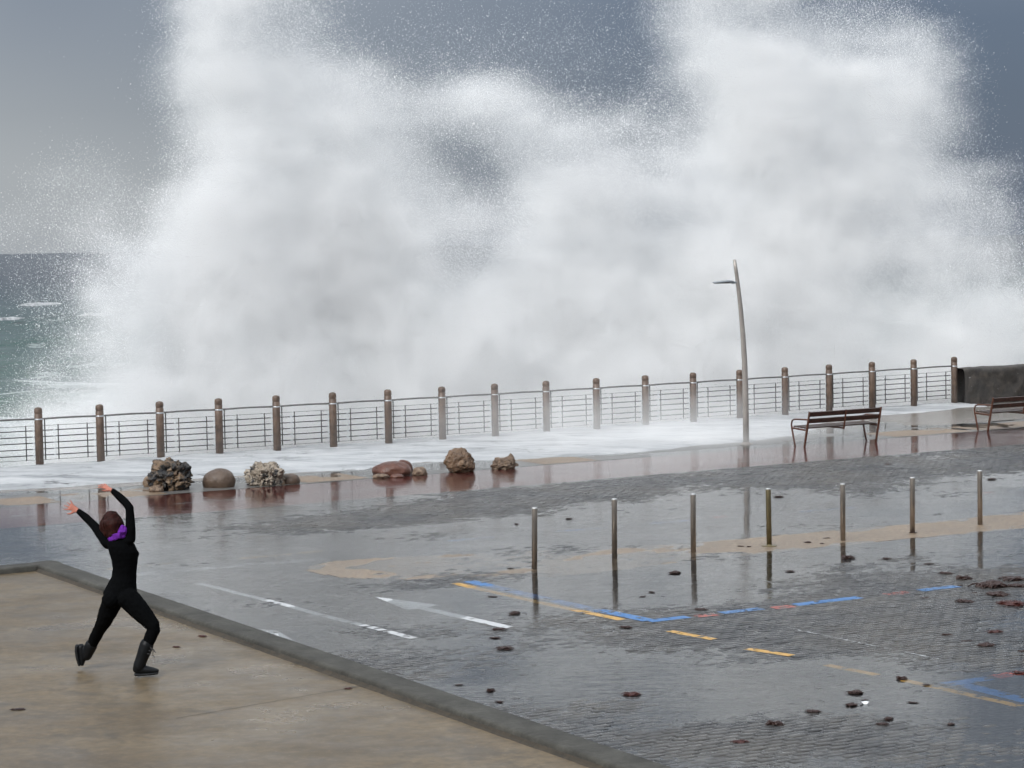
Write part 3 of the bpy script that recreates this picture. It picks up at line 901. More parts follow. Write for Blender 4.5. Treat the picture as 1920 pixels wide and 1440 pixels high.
# ---- benches (their backs to the camera, facing the sea)
def bench(loc, label):
    b = empty('bench', loc, ANG, label, 'bench', 'wooden benches facing the sea')
    L = 2.08
    def back_y(z):
        return 0.06 - 0.20 * (z / 0.82)
    for x in (0.0, L):
        bm = bmesh.new()
        for (ya, za), (yb, zb) in (((back_y(0), 0.0), (back_y(0.82), 0.82)),):
            loft(bm, [(x, ya, za), (x, (ya + yb) / 2, (za + zb) / 2), (x, yb, zb)], [(0.022, 0.030), (0.024, 0.034), (0.020, 0.026)], 8, cap=False, up=(1, 0, 0))
        link('back_leg', bm_mesh('back_leg', bm), M['bench_iron'], b)
        bm = bmesh.new()
        loft(bm, [(x, 0.39, 0.0), (x, 0.45, 0.22), (x, 0.505, 0.43), (x, 0.515, 0.52), (x, 0.485, 0.595), (x, 0.40, 0.625), (x, 0.2, 0.632), (x, -0.075, 0.638)],
             [(0.020, 0.024)] * 3 + [(0.019, 0.019)] * 5, 8, cap=False, up=(1, 0, 0))
        link('front_leg', bm_mesh('front_leg', bm), M['bench_iron'], b)
        bm = bmesh.new(); loft(bm, [(x, -0.04, 0.395), (x, 0.50, 0.425)], [(0.018, 0.022)] * 2, 8, cap=False, up=(1, 0, 0))
        link('seat_bracket', bm_mesh('seat_bracket', bm), M['bench_iron'], b)
    xm = L * 0.51
    bm = bmesh.new(); loft(bm, [(xm, -0.035, 0.37), (xm, back_y(0.6) + 0.0, 0.6), (xm, back_y(0.82), 0.815)], [(0.018, 0.024)] * 3, 8, cap=False, up=(1, 0, 0))
    box(bm, xm - 0.02, xm + 0.02, -0.05, 0.48, 0.375, 0.41)
    link('middle_support', bm_mesh('middle_support', bm), M['bench_iron'], b)
    for z0 in (0.705, 0.555):
        bm = bmesh.new()
        box(bm, 0.022, L - 0.022, -0.018, 0.018, 0, 0.105, 0.006)
        o = link('back_slat', bm_mesh('back_slat', bm), M['bench_wood'], b, (0, back_y(z0 + 0.05) + 0.034, z0), (rad(13.5), 0, 0))
    for k in range(4):
        bm = bmesh.new()
        y0 = -0.005 + k * 0.125
        box(bm, 0.022, L - 0.022, y0, y0 + 0.108, 0.428 + k * 0.006, 0.458 + k * 0.006, 0.006)
        link('seat_slat', bm_mesh('seat_slat', bm), M['bench_wood'], b)
    return b
_e1 = Vector((E1[0], E1[1], 0)); _e2 = Vector((E2[0], E2[1], 0))
B1 = at(1642, 829) - _e1 * 2.08 - _e2 * 0.06
bench(B1, 'whole dark brown bench standing right of the lamp post')
B2 = at(1852, 809) - _e2 * 0.06
bench(B2, 'dark brown bench cut off by the right picture edge')

# ---- steel bollards on the median
bm = bmesh.new(); lathe(bm, [(0.0405, -0.06), (0.0405, 0.872), (0.039, 0.878)], 20)
bol_me = bm_mesh('shaft', bm, True); bol_me.materials.append(M['steel'])
bol_old = bol_me.copy(); bol_old.materials.clear(); bol_old.materials.append(M['steel_old'])
bm = bmesh.new(); lathe(bm, [(0.041, 0.874), (0.041, 0.886), (0.036, 0.892), (0.01, 0.894)], 20)
cap_me = bm_mesh('cap', bm, True); cap_me.materials.append(M['steel_top'])
bm = bmesh.new(); lathe(bm, [(0.12, -0.02), (0.12, 0.010), (0.112, 0.016), (0.05, 0.018), (0.042, 0.03)], 24)
base_me = bm_mesh('base_plate', bm); base_me.materials.append(M['steel_old'])
bol_labels = ['leftmost thin steel bollard, nearest the corner of the blue and yellow lines', 'second steel bollard from the left in the row',
              'third steel bollard from the left in the row', 'tarnished olive steel bollard with a round base plate, middle of the row',
              'fifth steel bollard from the left, with seaweed in front of it', 'second steel bollard from the right, seaweed caught at its foot', 'rightmost and farthest steel bollard of the row']
for i, ((bx, by), lb) in enumerate(zip(((1000, 952), (1150.5, 935), (1298.5, 926), (1441, 916), (1579.5, 907), (1710, 895), (1837, 882)), bol_labels)):
    p = at(bx, by, 0.89)
    b = empty('bollard', (p.x, p.y, 0), 0, lb, 'bollard', 'steel bollards along the sandy strip')
    b.rotation_euler = (rad(random.uniform(-.5, .5)), rad([-1.2, -0.6, -0.5, 0.3, -0.3, -0.4, 0.1][i] * -1), 0)
    link('shaft', bol_old if i == 3 else bol_me, None, b)
    link('cap', cap_me, None, b)
    if i == 3:
        link('base_plate', base_me, None, b)

# ---- stone wall at the end of the railing
def stone_wall():
    n, m, k = 90, 16, 3
    bm = bmesh.new()
    vs, fs = [], []
    L, Hh, T = 7.0, 1.02, 0.55
    us = np.linspace(0, L, n)
    ring = []
    prof = [(0, z) for z in np.linspace(-0.05, Hh - .05, 13)] + [(0.06, Hh), (T * .5, Hh + .02), (T - 0.06, Hh), (T, Hh - .05), (T, -0.05)]
    U, J = np.meshgrid(us, np.arange(len(prof)), indexing='ij')
    y = np.array([p[0] for p in prof])[J]; z = np.array([p[1] for p in prof])[J]
    P3 = np.stack([U, y, z], -1).reshape(-1, 3)
    cell = fbm3(P3 * 3.2, 4, 3, 0.6) - 0.5
    amp = np.where(P3[:, 2] > -0.02, 1.0, 0)
    P3[:, 1] += cell * 0.20 * amp * np.where(P3[:, 1] < 0.3, 1, -1)
    P3[:, 2] += (fbm3(P3 * 2.1, 3, 9) - 0.5) * 0.10 * (P3[:, 2] > 0.9)
    i = np.arange(n * len(prof)).reshape(n, len(prof))
    f = np.stack([i[:-1, :-1], i[1:, :-1], i[1:, 1:], i[:-1, 1:]], -1).reshape(-1, 4)
    return mesh_np('stone_wall', P3, f, False, M['wall'])
WP = post_at(18) + _e1 * 0.12 - _e2 * 0.3
tag(link('stone_wall', stone_wall(), None, None, WP, (0, 0, ANG - 0.02)), 'low dark rough stone wall at the right end of the railing', 'wall')

# ---- rocks set along the verge
def rock(name, label, pxc, base_y, wpx, hpx, mat, rough=0.25, freq=2.4, pits=0.0, squash=0.8, sub=5, seed=0, lean=0.0, flat=0.25, depth_k=0.8, oct=5, dz=0.0):
    p = at(pxc, base_y)
    sc = p.length and (p - Vector((0, 0, CAM_H))).length / 4300.0
    rw, rh = wpx * sc / 2, hpx * sc
    bm = bmesh.new()
    bmesh.ops.create_icosphere(bm, subdivisions=sub, radius=1.0)
    v = np.array([q.co[:] for q in bm.verts])
    n = v / np.linalg.norm(v, axis=1)[:, None]
    d = 1 + rough * (fbm3(n * freq + 20 + seed * 3.7, oct, seed, 0.55) - 0.5) * 2
    d += rough * 0.5 * (fbm3(n * freq * 0.6 + 40 + seed, 2, seed + 5) - 0.5) * 2
    if pits:
        q = fbm3(n * freq * 2.4 + 60 + seed, 3, seed + 8, 0.6)
        d -= pits * sstep(0.50, 0.66, q)
        d += pits * 0.5 * sstep(0.55, 0.7, fbm3(n * freq * 1.8 + 80 + seed, 3, seed + 11))
    v = n * d[:, None]
    lo, hi = v.min(0), v.max(0)
    z = (v[:, 2] - lo[2]) / (hi[2] - lo[2])
    z = np.maximum(z - flat, -0.03) / (1 - flat)
    x = v[:, 0] / max(hi[0], -lo[0]) * rw + lean * z * rw
    y = v[:, 1] / max(hi[1], -lo[1]) * rw * depth_k
    for q, a, b, c in zip(bm.verts, x, y, z * rh - 0.01 + dz):
        q.co = (a, b, c)
    me = bm_mesh(name, bm, True); me.materials.append(mat)
    o = link(name, me, None, None, p + Vector((0, rw * depth_k * 0.8, 0)))
    tag(o, label, 'rock', 'rocks set along the cycle path')
    return o
RM = {
 'lava': m_rock('pitted_lava', [(0.38, (0.006, 0.006, 0.007)), (0.47, (0.030, 0.025, 0.021)), (0.55, (0.19, 0.125, 0.075)), (0.75, (0.34, 0.24, 0.155))], 3.4, 0.54, pscale=5.0),
 'brown': m_rock('smooth_brown_stone', [(0.3, (0.080, 0.052, 0.036)), (0.7, (0.145, 0.098, 0.068))], 3.0, rough=0.4),
 'pale': m_rock('pale_pitted_stone', [(0.32, (0.14, 0.105, 0.075)), (0.46, (0.33, 0.275, 0.215)), (0.75, (0.55, 0.49, 0.41))], 6.0, 0.53, pscale=7.0),
 'red': m_rock('red_brown_stone', [(0.3, (0.075, 0.028, 0.018)), (0.7, (0.165, 0.066, 0.042))], 3.5, rough=0.36),
 'rust': m_rock('rough_tan_stone', [(0.3, (0.070, 0.042, 0.026)), (0.55, (0.19, 0.118, 0.070)), (0.75, (0.30, 0.20, 0.125))], 7.0, 0.64, (0.04, 0.026, 0.016), pscale=10.0),
 'tan': m_rock('tan_stone', [(0.3, (0.14, 0.085, 0.052)), (0.7, (0.32, 0.23, 0.15))], 8.0),
 'speck': m_rock('speckled_stone', [(0.35, (0.09, 0.06, 0.042)), (0.55, (0.22, 0.15, 0.10)), (0.7, (0.40, 0.31, 0.23))], 15.0),
}
rock('rock', 'tall black and tan pitted lava rock, leftmost on the verge', 316, 921, 90, 62, RM['lava'], 0.40, 2.2, 0.30, seed=3, flat=0.22, sub=6)
rock('rock', 'small brown stone wedged behind the left foot of the black lava rock', 279, 913, 26, 20, RM['tan'], 0.2, 2.0, seed=5, sub=4)
rock('rock', 'small pale tan stone at the foot of the black lava rock', 292, 923, 30, 14, RM['speck'], 0.28, 2.4, seed=6, sub=4)
rock('rock', 'smooth rounded brown boulder standing alone second from the left', 409.5, 915, 64, 36, RM['brown'], 0.10, 1.2, seed=9, flat=0.3, oct=3)
rock('rock', 'cream rock full of black holes in the left half of the verge', 494, 912, 80, 46, RM['pale'], 0.34, 2.6, 0.24, seed=12, flat=0.28, sub=6, lean=0.05)
rock('rock', 'low smooth brown stone leaning on the right of the cream rock', 543, 908, 38, 20, RM['brown'], 0.12, 1.4, seed=15, sub=4, oct=3)
rock('rock', 'tiny tan stone between the cream rock and the brown stone', 527, 909, 16, 10, RM['tan'], 0.2, 2.0, seed=16, sub=3)
rock('rock', 'long smooth red brown boulder in the middle cluster', 735, 893, 78, 27, RM['red'], 0.14, 1.5, seed=18, flat=0.3, oct=3)
rock('rock', 'dark red stone behind the long red brown boulder', 757, 888, 34, 26, RM['red'], 0.14, 1.4, seed=21, sub=4, oct=3)
rock('rock', 'small pale speckled stone in front left of the long red boulder', 713, 897, 32, 9, RM['speck'], 0.25, 2.4, seed=23, sub=4)
rock('rock', 'small flat red stone in front of the long red boulder', 744, 896, 27, 8, RM['red'], 0.14, 1.6, seed=25, sub=4)
rock('rock', 'round speckled stone at the right of the long red boulder', 787, 892, 30, 17, RM['speck'], 0.22, 2.4, seed=27, sub=4)
rock('rock', 'big rough tan block, tallest rock right of the red boulders', 862, 886, 62, 47, RM['rust'], 0.30, 1.7, 0.10, seed=30, flat=0.14, sub=6)
rock('rock', 'low pale rough rock with a raised knob, rightmost on the verge', 944, 880, 58, 24, RM['speck'], 0.40, 2.2, 0.16, seed=34, flat=0.2)
rock('rock', 'raised knob stone sitting on the rightmost pale rock', 957, 879, 20, 30, RM['speck'], 0.28, 2.0, seed=36, sub=4)

# ---- seaweed clumps
def weed_mesh(i, long):
    rng = np.random.default_rng(200 + i)
    bm = bmesh.new()
    bmesh.ops.create_icosphere(bm, subdivisions=3, radius=1.0)
    for v in bm.verts:
        n = np.array(v.co[:])[None]
        d = 1 + 0.9 * (float(fbm3(n * 2.2 + i * 5, 4, i)[0]) - .5) * 2
        z = max(v.co.z, -0.15)
        v.co = Vector((v.co.x * d, v.co.y * d * 0.75, z * d * (0.62 if not long else 0.42)))
    for k in range(16):
        a = rng.uniform(0, 6.28); r0 = rng.uniform(0.3, 0.8)
        L = rng.uniform(0.35, 0.9) * (1.5 if long else 1.0)
        pts = []
        for q in range(5):
            s = q / 4
            a2 = a + rng.normal(0, .15)
            pts.append(((r0 + L * s) * math.cos(a2), (r0 + L * s) * math.sin(a2) * 0.75, 0.30 * math.sin(math.pi * (0.35 + 0.65 * s)) + 0.03 + rng.normal(0, .03)))
        loft(bm, pts, [0.11, 0.10, 0.085, 0.06, 0.03], 5, cap=False)
    return bm_mesh('seaweed', bm, False)
weed_me = [weed_mesh(i, i % 2 == 1) for i in range(6)]
for m_ in weed_me:
    m_.materials.append(M['seaweed'])
weed_red = weed_me[1].copy(); weed_red.materials.clear(); weed_red.materials.append(M['seaweed_red'])
weeds = [  # px, py, width, label
 (1773, 1076, 27, 'rounded seaweed heap, left of the twin heaps below the rightmost bollard'),
 (1806, 1086, 40, 'rounded seaweed heap, right of the twin heaps below the rightmost bollard'),
 (1898, 1088, 52, 'broad seaweed heap at the right edge, above the long seaweed drift'),
 (1856, 1101, 72, 'long dark seaweed drift near the right edge'),
 (1907, 1100, 40, 'seaweed heap touching the right end of the long drift'),
 (1869, 1117, 48, 'flat seaweed heap just below the long drift'),
 (1809, 1129, 38, 'seaweed heap lower left of the long drift'),
 (1896, 1134, 56, 'stretched reddish seaweed heap at the right edge below the long drift'),
 (1866, 1186, 30, 'lone rounded red brown seaweed heap low at the right'),
 (1801, 1099, 9, 'tiny seaweed ball at the left end of the long drift'),
 (1828, 1112, 10, 'tiny seaweed ball just under the long drift'),
 (1849, 1212, 40, 'stretched seaweed clump under the lone rounded heap'),
 (1916, 1222, 18, 'seaweed scrap on the right edge under the lone rounded heap'),
 (1776, 1191, 28, 'thin seaweed strand left of the lone rounded heap'),
 (1812, 1203, 24, 'thin seaweed strand left of the stretched clump'),
 (1733, 1122, 22, 'thin seaweed clump below the rightmost blue dash'),
 (1660, 1168, 12, 'small seaweed bit under the red dash at the right'),
 (1741, 1058, 26, 'thin seaweed clump right of the second bollard from the right'),
 (1663, 1048, 18, 'small seaweed clump left of the second bollard from the right'),
 (1589, 1047, 34, 'seaweed clump in front of the fifth bollard'),
 (1481, 1072, 18, 'small seaweed clump below the tarnished bollard on its right'),
 (1514, 1018, 17, 'left seaweed bit of three on the sandy strip before the fifth bollard'),
 (1550, 1010, 15, 'upper seaweed bit of three on the sandy strip before the fifth bollard'),
 (1541, 1020, 11, 'lowest seaweed bit of three on the sandy strip before the fifth bollard'),
 (1389, 1025, 14, 'left seaweed bit of a pair on the sandy strip left of the tarnished bollard'),
 (1404, 1026, 12, 'right seaweed bit of a pair on the sandy strip left of the tarnished bollard'),
 (1712, 1000, 16, 'seaweed caught at the foot of the second bollard from the right'),
 (1265, 1075, 26, 'seaweed clump between the second and third bollard'),
 (1222, 1111, 14, 'round seaweed bit below the second bollard'),
 (1205, 1119, 16, 'thin seaweed bit below the second bollard'),
 (1314, 1144, 25, 'seaweed clump on the blue and red dashed line'),
 (1690, 1273, 28, 'seaweed clump at the left end of the long yellow line'),
 (1737, 1285, 16, 'small seaweed clump lying on the long yellow line'),
 (1603, 1300, 34, 'seaweed clump above the white scrap'),
 (1621, 1313, 16, 'thin seaweed bit right above the white scrap'),
 (1597, 1323, 28, 'seaweed clump touching the white scrap on its left'),
 (1525, 1335, 30, 'stubby seaweed clump lower left of the white scrap'),
 (1452, 1359, 44, 'seaweed clump with a long tail near the bottom'),
 (1388, 1393, 34, 'nearest seaweed clump, reddish, at the bottom of the road'),
 (1666, 1349, 24, 'upper seaweed clump of a pair below the white scrap'),
 (1655, 1359, 26, 'lower seaweed clump of a pair below the white scrap'),
 (1783, 1359, 18, 'lone small seaweed clump under the long yellow line'),
 (1712, 1318, 24, 'thin seaweed strand under the long yellow line'),
 (1184, 1303, 36, 'red brown seaweed clump in the middle of the brick paving near the kerb'),
 (946, 1217, 36, 'largest seaweed clump below the white arrow'),
 (965, 1151, 27, 'seaweed clump above the tail of the white arrow'),
 (936, 1181, 29, 'seaweed clump just below the tail of the white arrow'),
 (928, 1197, 27, 'faint thin seaweed strand between two clumps below the arrow'),
 (1173, 1177, 25, 'seaweed clump at the right end of the yellow line'),
 (920, 1295, 22, 'upper seaweed clump of two beside the kerb'),
 (936, 1317, 16, 'lower seaweed clump of two beside the kerb'),
 (860, 1285, 20, 'thin seaweed strand beside the kerb'),
 (924, 1119, 22, 'thin seaweed strand left of the yellow line'),
 (957, 1066, 17, 'thin seaweed strand on the sandy strip left of the first bollard'),
 (1067, 973, 14, 'small seaweed bit between the first two bollards'),
 (968, 983, 10, 'tiny seaweed bit left of the top of the first bollard'),
 (1460, 932, 18, 'small seaweed clump beside the top of the tarnished bollard'),
 (1910, 1262, 24, 'red brown seaweed clump on the red dash at the right edge'),
 (1860, 899, 18, 'small seaweed clump right of the top of the rightmost bollard'),
 (1665, 872, 18, 'left seaweed bit on the dark paving below the bench'),
]
for i, (x, y, w, lb) in enumerate(weeds):
    p = at(x, y)
    sc = (p - Vector((0, 0, CAM_H))).length / 4300.0
    thin = 'thin' in lb or 'faint' in lb
    o = link('seaweed', weed_red if i in (7, 8, 38, 43, 57) else weed_me[(i * 5 + 1) % 6], None, None, p + Vector((0, 0, 0.004)), (0, 0, random.uniform(-0.5, 0.5) + (math.pi if i % 3 == 0 else 0)))
    k = w * sc / 2.85
    o.scale = (k, k * (0.5 if thin else 1.05), k * (0.35 if thin else 0.72))
    tag(o, lb, 'seaweed', 'seaweed washed onto the paving')
for x, y, w, lb in ((379, 1194, 22, 'red seaweed scrap lying against the kerb on the forecourt'), (331, 1214, 17, 'small red brown seaweed scrap right of the person\'s front boot'),
                    (34, 1331, 32, 'thin brown seaweed strand at the far left of the forecourt'), (653, 1292, 18, 'red seaweed scrap near the middle of the long kerb'),):
    p = at(x, y, SLAB_Z)
    sc = (p - Vector((0, 0, CAM_H))).length / 4300.0
    o = link('seaweed', weed_red if 'red' in lb else weed_me[3], None, None, p + Vector((0, 0, 0.004)), (0, 0, random.uniform(-.6, .6)))
    k = w * sc / 3.1
    o.scale = (k, k * 0.8, k * (0.4 if 'thin' in lb else 0.7))
    tag(o, lb, 'seaweed', 'seaweed on the forecourt')
bm = bmesh.new()
for k in range(7):
    pass
vs = [bm.verts.new((0.045 * math.cos(a) * (1 + .25 * math.sin(3 * a)), 0.028 * math.sin(a), 0.006 + 0.012 * math.cos(2 * a))) for a in np.linspace(0, 2 * math.pi, 11)[:-1]]
c = bm.verts.new((0.005, 0, 0.026))
for k in range(10):
    bm.faces.new((vs[k], vs[(k + 1) % 10], c))
tag(link('litter_scrap', bm_mesh('litter_scrap', bm, True), M['scrap'], None, at(1622, 1320) + Vector((0, 0, 0.006))), 'small bright white scrap among the seaweed near the long yellow line', 'litter')

# ================================================================== PERSON
PX, PY = at(270, 1267, SLAB_Z)[:2]
PO = Vector((PX, PY, SLAB_Z + 0.001))
view_rot = math.atan2(-PX, PY)
person = empty('person', PO, view_rot, 'person in black with purple scarf and rubber boots lunging on the forecourt, both arms raised', 'person')
def J(cx, cy, y=0.0):                 # joint survey in the upright plane through the front foot
    return Vector(((cx - 705) / 676.0, y, (1333 - cy) / 676.0 - 0.185 * y))
bm = bmesh.new()
# trunk, seen half from behind and turned to the right
def ring(cx, cy, y, a, b, yaw=0.6):
    return (J(cx, cy, y), a, b, yaw)
trunk = [ring(578, 878, 0.04, 0.095, 0.085), ring(573, 830, 0.045, 0.160, 0.122), ring(572, 790, 0.045, 0.160, 0.120), ring(585, 740, 0.045, 0.133, 0.100), ring(600, 690, 0.045, 0.116, 0.086),
         ring(606, 640, 0.045, 0.116, 0.088), ring(606, 590, 0.04, 0.124, 0.098), ring(600, 545, 0.035, 0.134, 0.106), ring(588, 500, 0.03, 0.130, 0.096), ring(578, 465, 0.03, 0.108, 0.072), ring(570, 445, 0.03, 0.062, 0.052)]
rings = []
NR = 20
for c, a, b, yaw in trunk:
    rr = []
    for k in range(NR):
        q = k * 2 * math.pi / NR
        x, y = a * math.cos(q), b * math.sin(q)
        rr.append(bm.verts.new(c + Vector((x * math.cos(yaw * .4) - y * math.sin(yaw * .4), x * math.sin(yaw * .4) + y * math.cos(yaw * .4), 0))))
    rings.append(rr)
for i in range(len(rings) - 1):
    for k in range(NR):
        bm.faces.new((rings[i][k], rings[i][(k + 1) % NR], rings[i + 1][(k + 1) % NR], rings[i + 1][k]))
bm.faces.new(rings[0][::-1]); bm.faces.new(rings[-1])
# bust and seat
loft(bm, [J(655, 552, 0.06), J(668, 556, 0.06)], [0.052, 0.045], 12)
loft(bm, [J(640, 548, 0.13), J(650, 552, 0.13)], [0.050, 0.042], 12)
loft(bm, [J(520, 835, -0.02), J(510, 845, -0.02)], [0.085, 0.080], 12)
loft(bm, [J(600, 840, -0.03), J(606, 850, -0.03)], [0.085, 0.080], 12)
# legs: rear leg stretched back (left), front leg bent (right)
loft(bm, [J(530, 838, 0.10), J(497, 905, 0.17), J(468, 965, 0.24), J(434, 1022, 0.33), J(408, 1066, 0.40), J(378, 1122, 0.46), J(352, 1172, 0.50)],
     [0.098, 0.090, 0.075, 0.058, 0.058, 0.047, 0.038], 14)
loft(bm, [J(622, 838, -0.01), J(674, 900, -0.04), J(722, 958, -0.07), J(772, 1022, -0.10), J(775, 1045, -0.10), J(752, 1092, -0.09), J(726, 1150, -0.08), J(690, 1235, -0.07)],
     [0.104, 0.098, 0.085, 0.066, 0.062, 0.060, 0.048, 0.040], 14)
# arms
loft(bm, [J(540, 482, 0.06), J(502, 478, 0.09), J(468, 430, 0.15), J(432, 378, 0.21), J(412, 350, 0.24), J(372, 305, 0.29), J(327, 263, 0.33)],
     [0.066, 0.060, 0.050, 0.043, 0.041, 0.038, 0.028], 12)
loft(bm, [J(606, 480, 0.02), J(640, 465, 0.0), J(648, 400, 0.0), J(647, 320, 0.01), J(645, 268, 0.02), J(618, 225, 0.06), J(582, 188, 0.10), J(546, 152, 0.13)],
     [0.066, 0.060, 0.050, 0.042, 0.041, 0.039, 0.036, 0.027], 12)
# neck and head
loft(bm, [J(572, 460, 0.035), J(560, 425, 0.05)], [0.052, 0.050], 12)
loft(bm, [J(540, 400, 0.06), J(532, 365, 0.07), J(530, 340, 0.07)], [0.078, 0.092, 0.085], 14)
loft(bm, [J(546, 392, 0.11), J(546, 378, 0.135)], [0.05, 0.036], 10)       # face and jaw, turned to the sea
loft(bm, [J(545, 372, 0.150), J(545, 378, 0.166)], [0.014, 0.012], 8)     # nose
# hands
def hand(w, d, side, n, spread=0.30, curl=0.25):
    d = Vector(d).normalized(); side = Vector(side); side = (side - d * side.dot(d)).normalized()
    n = d.cross(side)
    palm = w + d * 0.045
    loft(bm, [w - d * 0.01, w + d * 0.03, w + d * 0.075], [(0.012, 0.022), (0.012, 0.031), (0.010, 0.033)], 10, up=n)
    for k, L in enumerate((0.060, 0.070, 0.065, 0.050)):
        a = (k - 1.5) * spread
        root = w + d * 0.070 + side * (k - 1.5) * 0.0185
        dd = (d * math.cos(a) + side * math.sin(a))
        m = root + dd * L * 0.5
        dd2 = (dd + n * curl).normalized()
        loft(bm, [root - dd * 0.015, m, m + dd2 * L * 0.5], [0.0085, 0.0078, 0.0062], 8)
    t0 = w + d * 0.022 - side * 0.030
    td = (d * 0.62 - side * 0.75).normalized()
    loft(bm, [t0 + side * 0.012, t0 + td * 0.032, t0 + td * 0.032 + (td + d * 0.5).normalized() * 0.030], [0.012, 0.0105, 0.0075], 8)
WL, WR = J(320, 258, 0.335), J(541, 148, 0.133)
hand(WL, (-0.80, 0.18, 0.50), (0.5, 0.1, 0.8), 0, 0.30)
hand(WR, (-0.78, 0.30, 0.42), (0.30, 0.85, 0.35), 0, 0.26)
me0 = bm_mesh('body_base', bm, True)
tmp = bpy.data.objects.new('tmp', me0)
COL.objects.link(tmp)
rm = tmp.modifiers.new('r', 'REMESH'); rm.mode = 'VOXEL'; rm.voxel_size = 0.0058; rm.use_smooth_shade = True
sm = tmp.modifiers.new('s', 'SMOOTH'); sm.factor = 0.5; sm.iterations = 3
dg = bpy.context.evaluated_depsgraph_get()
body_me = bpy.data.meshes.new_from_object(tmp.evaluated_get(dg))
bpy.data.objects.remove(tmp)
body_me.name = 'body'
body_me.materials.clear()
body_me.materials.append(M['cloth']); body_me.materials.append(M['skin'])
nv = len(body_me.vertices)
co = np.empty(nv * 3, np.float32); body_me.vertices.foreach_get('co', co); co = co.reshape(-1, 3)
npoly = len(body_me.polygons)
cen = np.empty(npoly * 3, np.float32); body_me.polygons.foreach_get('center', cen); cen = cen.reshape(-1, 3)
def beyond(w, d, k):
    d = np.array(Vector(d).normalized())
    q = cen - np.array(w)
    return (q @ d > k) & (np.linalg.norm(q, axis=1) < 0.22)
head_c = np.array(J(533, 372, 0.07))
skin = beyond(WL, (-0.80, 0.18, 0.50), 0.004) | beyond(WR, (-0.78, 0.30, 0.42), 0.004) | ((np.linalg.norm(cen - head_c, axis=1) < 0.16) & (cen[:, 2] > J(0, 420, .07).z) & (cen[:, 1] > head_c[1] + 0.055) & (np.abs(cen[:, 0] - head_c[0] - 0.02) < 0.075))
nn = np.empty(nv * 3, np.float32); body_me.vertex_normals.foreach_get('vector', nn); nn = nn.reshape(-1, 3)
hand_d = np.minimum(np.linalg.norm(co - np.array(WL), axis=1), np.linalg.norm(co - np.array(WR), axis=1))
fold = (fbm3(co.astype(float) * np.array([16.0, 16.0, 22.0]), 3, 6) - 0.5) * 2 + 0.5 * (fbm3(co.astype(float) * np.array([9.0, 9.0, 40.0]), 2, 9) - 0.5)
co2 = co + nn * (0.0045 * fold * sstep(0.10, 0.16, hand_d))[:, None]
body_me.vertices.foreach_set('co', co2.astype(np.float32).ravel()); body_me.update()
body_me.polygons.foreach_set('material_index', skin.astype(np.int32))
body_me.polygons.foreach_set('use_smooth', np.ones(npoly, bool))
body = link('body', body_me, None, person)
def remeshed(name, bm, mat, vox, it, parent=person, disp=None):
    me0 = bm_mesh(name, bm, True)
    tmp = bpy.data.objects.new('tmp', me0); COL.objects.link(tmp)
    r = tmp.modifiers.new('r', 'REMESH'); r.mode = 'VOXEL'; r.voxel_size = vox; r.use_smooth_shade = True
    s = tmp.modifiers.new('s', 'SMOOTH'); s.factor = 0.5; s.iterations = it
    dg = bpy.context.evaluated_depsgraph_get()
    me = bpy.data.meshes.new_from_object(tmp.evaluated_get(dg))
    bpy.data.objects.remove(tmp)
    if disp:
        n = len(me.vertices)
        c = np.empty(n * 3, np.float32); me.vertices.foreach_get('co', c); c = c.reshape(-1, 3).astype(float)
        nn = np.empty(n * 3, np.float32); me.vertex_normals.foreach_get('vector', nn); nn = nn.reshape(-1, 3)
        c += nn * disp(c)[:, None]
        me.vertices.foreach_set('co', c.astype(np.float32).ravel())
        me.update()
    me.name = name
    me.materials.clear(); me.materials.append(mat)
    me.polygons.foreach_set('use_smooth', np.ones(len(me.polygons), bool))
    return link(name, me, None, parent)
# hair: short crop, fuller at the back
bm = bmesh.new()
loft(bm, [J(545, 412, 0.03), J(538, 375, 0.045), J(533, 348, 0.055), J(532, 332, 0.06)], [0.080, 0.104, 0.102, 0.080], 16)
loft(bm, [J(512, 412, 0.05), J(500, 380, 0.08), J(500, 362, 0.08), J(510, 335, 0.07)], [0.058, 0.070, 0.068, 0.058], 12)
loft(bm, [J(562, 425, 0.03), J(572, 375, 0.04), J(560, 335, 0.05)], [0.045, 0.060, 0.050], 12)
hair = remeshed('hair', bm, M['hair'], 0.007, 2, person, lambda c: 0.010 * (fbm3(c * np.array([60, 60, 14]), 3, 4) - 0.5) * 2)
# scarf: rolled folds round the neck, bunched at the right
bm = bmesh.new()
for k in range(3):
    pts = []
    for q in range(13):
        a = q / 12 * 2 * math.pi
        pts.append(J(573, 446 - k * 9, 0.03) + Vector((0.082 * math.cos(a), 0.075 * math.sin(a), 0.018 * math.cos(a) + 0.008 * math.sin(3 * a + k))))
    loft(bm, pts, [0.020] * 13, 8, cap=False)
for k in range(7):
    a = -0.9 + k * 0.32
    c = J(592, 416, -0.030)
    pts = [c + Vector((-0.034 + k * 0.011, -0.01 - 0.015 * math.sin(k), -0.048 + 0.003 * k)), c + Vector((-0.024 + k * 0.010, -0.022 - 0.012 * (k % 2), 0.0)), c + Vector((-0.014 + k * 0.009, -0.010, 0.054 - 0.003 * (k - 3) ** 2))]
    loft(bm, pts, [0.010, 0.013, 0.010], 8)
remeshed('scarf', bm, M['scarf'], 0.004, 1, person, lambda c: 0.006 * (fbm3(c * np.array([70, 70, 22]), 3, 14) - 0.5) * 2)
